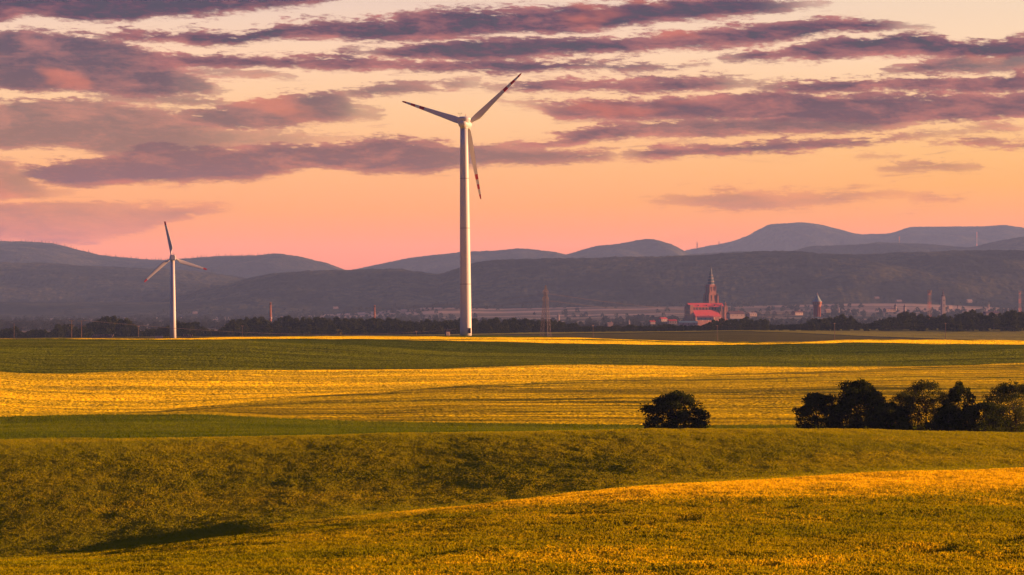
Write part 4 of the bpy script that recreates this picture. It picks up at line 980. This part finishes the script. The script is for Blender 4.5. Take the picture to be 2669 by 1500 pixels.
wire(pr_, at(1190, 858, 2400), 6, .05, 'long thin wire from the pair of poles towards the big turbine', 'wires of the pair of poles')
Mw = PY.matrix_basis
PYm = Matrix.Translation(PY.location) @ Matrix.Rotation(math.radians(64), 4, 'Z')
for i, a in enumerate(arms):
    A = PYm @ Vector(a); up = 'upper' if a[2] > hz(770) else 'lower'; sd_ = 'near' if a[0] < 0 else 'far'
    wire(A, at(880, 800+(6 if up == 'lower' else 0)+(3 if sd_ == 'far' else 0), 2600), 4, .045, '%s wire on the %s side of the pylon running left' % (up, sd_), 'pylon wires')
    wire(A, at(2100, 812+(6 if up == 'lower' else 0)+(3 if sd_ == 'far' else 0), 3300), 6, .05, '%s wire on the %s side of the pylon running right' % (up, sd_), 'pylon wires')
# transformer hut by the big turbine
d = 1300; p = at(1166, 876.5, d); o = empty('transformer_hut', (p.x, d, ground_z(p.x, d)-.2), .5, 'small grey transformer hut beside the foot of the big turbine', 'hut')
MB().box(-.9, .9, -.8, .8, 0, 1.9).build('wall', M['plaster'], o); MB().gable(-1.05, 1.05, -.95, .95, 1.9, 2.3).build('roof', M['roof_dark'], o); MB().box(-.35, .35, -.86, -.78, .1, 1.5).build('door', M['grey_metal'], o)
# white container and timber stacks by the small turbine
d = 2150; p = at(414.5, 883, d); g_ = d*(HY-883.2)/F
o = empty('site_container', (p.x, d, g_), .2, 'long low white container left of the foot of the small turbine', 'container')
MB().box(-2.9, 2.9, -1.2, 1.2, 0, 1.75).build('body', M['plaster'], o); MB().box(-6.5, 3.1, -1.35, 1.35, 1.75, 1.9).build('roof', M['white'], o); MB().box(-6.4, -6.2, -1.2, 1.2, 0, 1.75).build('end_post', M['grey_metal'], o)
def stack(xs, d, wpx, hpx, label, seed):
    p = at(xs, 883, d); k = d/F; g_ = d*(HY-882.8)/F; o = empty('log_pile', (p.x, d, g_), .1, label, 'log pile', 'log piles by the small turbine'); r = random.Random(seed)
    W2 = wpx*k; rows_ = max(3, int(hpx*k/.75)); cnt = 0
    for j in range(rows_):
        mb = MB(); n_ = int(W2/1.0)-j
        for i in range(n_):
            x = -W2/2+.5*j+.5+i*W2/n_; b_ = len(mb.v); mb.lathe([(.42*r.uniform(.85,1.1), -2), (.42, 2)], 7); mb.v[b_:] = [(x+v[0], v[2], .4+j*.72+v[1]) for v in mb.v[b_:]]
        mb.build('log_row', M['straw'], o)
stack(264, 2180, 56, 12, 'long grey pile of logs under the large tree left of the small turbine', 4)
stack(486, 2230, 28, 11, 'short grey pile of logs right of the foot of the small turbine', 5)

# town houses and small turrets
def house(xs, yt, wpx, hpx, d, label, wall='plaster', roof='roof_dark', rz=.5, dep=1.0, name='house', hip=False):
    yb = yt+hpx; p = at(xs, yb, d); k = d/F; w_ = wpx*k; hh = hpx*k; o = empty(name, (p.x, d, p.z-2), rz, label, 'house')
    wy = min(w_*.6, 12)*dep; zw = hh*.5+2
    MB().box(-w_/2, w_/2, -wy/2, wy/2, 0, zw).build('wall', M[wall], o)
    r_ = MB().gable(-w_/2-.4, w_/2+.4, -wy/2-.5, wy/2+.5, zw, hh+2).build('roof', M[roof], o)
    MB().box(w_*.2, w_*.2+.9, -.4, .4, hh*.6+2, hh+3).build('chimney', M['brick'], r_)
    if w_ > 9:
        for i in range(3): MB().box(-w_*.3+i*w_*.3-.6, -w_*.3+i*w_*.3+.6, -wy/2-.06, -wy/2+.1, zw-2.6, zw-1.0).build('window', M['stone_dark'], o)
house(1917, 811, 44, 17, 4700, 'long house with dark roof and bright gable right of the church', rz=.45)
house(1793, 837, 48, 9, 4000, 'flat building with teal sheet roof in front of the church', 'plaster', 'teal', .1)
house(1752, 833, 22, 8, 4100, 'small house with red roof left of the teal roof', 'plaster', 'roof_red', .3)
house(1728, 828, 20, 7, 4500, 'pale house in the trees left of the church front', 'plaster', 'roof_red', .6)
house(1700, 836, 14, 6, 4050, 'small low red-roofed house left of the small red-roofed one', 'plaster', 'roof_red', .4)
house(1838, 824, 40, 8, 4900, 'row of pale houses at the foot of the church', 'plaster', 'roof_red', .1)
house(1590, 841, 14, 6, 3300, 'white shed at the edge of the wood right of the lattice pylon', 'plaster', 'plaster', .3)
house(1960, 815, 22, 7, 4800, 'pale flat-topped house right of the long dark-roofed house', 'plaster', 'plaster', .5)
house(2078, 811, 26, 8, 4700, 'white-gabled house in the trees left of the water tower', 'plaster', 'roof_dark', .6)
house(2157, 806, 14, 6, 4900, 'small pale house right of the water tower', 'plaster', 'plaster', .4)
house(2318, 803, 28, 8, 5000, 'pale house left of the two small turrets', 'plaster', 'plaster', .4)
house(2584, 812, 40, 8, 4300, 'wide white house in the trees near the right edge', 'plaster', 'roof_dark', .3)
house(2526, 781, 14, 6, 7000, 'bright white house on the hill foot right of the town hall tower', 'plaster', 'plaster', .4)
house(2476, 797, 12, 6, 5400, 'small pale house just right of the town hall tower', 'plaster', 'plaster', .5)
house(2285, 774, 12, 4, 7300, 'white house high on the hill foot between water tower and radio mast', 'plaster', 'plaster', .3)
house(2343, 782, 14, 4, 7200, 'grey-white house on the hill foot above the two small turrets', 'plaster', 'plaster', .3)
house(875, 800, 12, 4, 7200, 'tiny white farmhouse on the hill foot between the brick chimneys', 'plaster', 'plaster', .3)
house(508, 813, 12, 4, 6900, 'tiny pale farm right of the small turbine at the hill foot', 'plaster', 'plaster', .3)
def turret(xs, yt, d, label, sc=1.0, m='plaster'):
    k = d/F; p = at(xs, yt+22*sc, d); o = empty('turret', (p.x, d, p.z), .4, label, 'turret'); q = lambda v: (22*sc-v*sc)*k
    MB().lathe([(3.4*k*sc, 0), (3.2*k*sc, q(9))], 8).build('wall', M['plaster'], o)
    MB().lathe([(4.0*k*sc, q(9)), (3.3*k*sc, q(7)), (1.2*k*sc, q(5)), (1.3*k*sc, q(3.5)), (.2*k*sc, 22*sc*k)], 8).build('roof', M[m], o)
turret(1455.4, 816, 4300, 'slim white church turret right of the lattice pylon', .9)
turret(1640, 832, 3500, 'small white pointed turret rising from the trees left of the church', .7, 'plaster')
turret(2333.5, 790, 5000, 'left one of two small domed turrets left of the radio mast', .95, 'roof_dark')
turret(2357.6, 793, 5100, 'right one of two small domed turrets left of the radio mast', .85, 'roof_dark')
turret(2576, 787, 5400, 'small green domed turret right of the town hall tower', .8, 'copper')
turret(2497, 793, 5300, 'tiny spired turret near the town hall tower', .6, 'roof_dark')
turret(2186, 800, 5000, 'small spired turret among trees right of the water tower', .7, 'plaster')

# ------------------------------------------------------------------ haze
mb = MB(); mb.box(-16000, 16000, -400, 27000, -45, 640)
def hz_fn(o):
    v = S.nt.nodes.new('ShaderNodeVolumePrincipled'); v.inputs['Color'].default_value = (.37, .585, 1.0, 1)
    v.inputs['Density'].default_value = SIG; v.inputs['Anisotropy'].default_value = 0.0
    S.nt.links.new(v.outputs[0], o.inputs['Volume'])
hz_ = mb.build('haze', mat('evening_haze', hz_fn)); tag(hz_, 'thin violet evening haze over fields, town and hills', 'haze', kind='stuff')
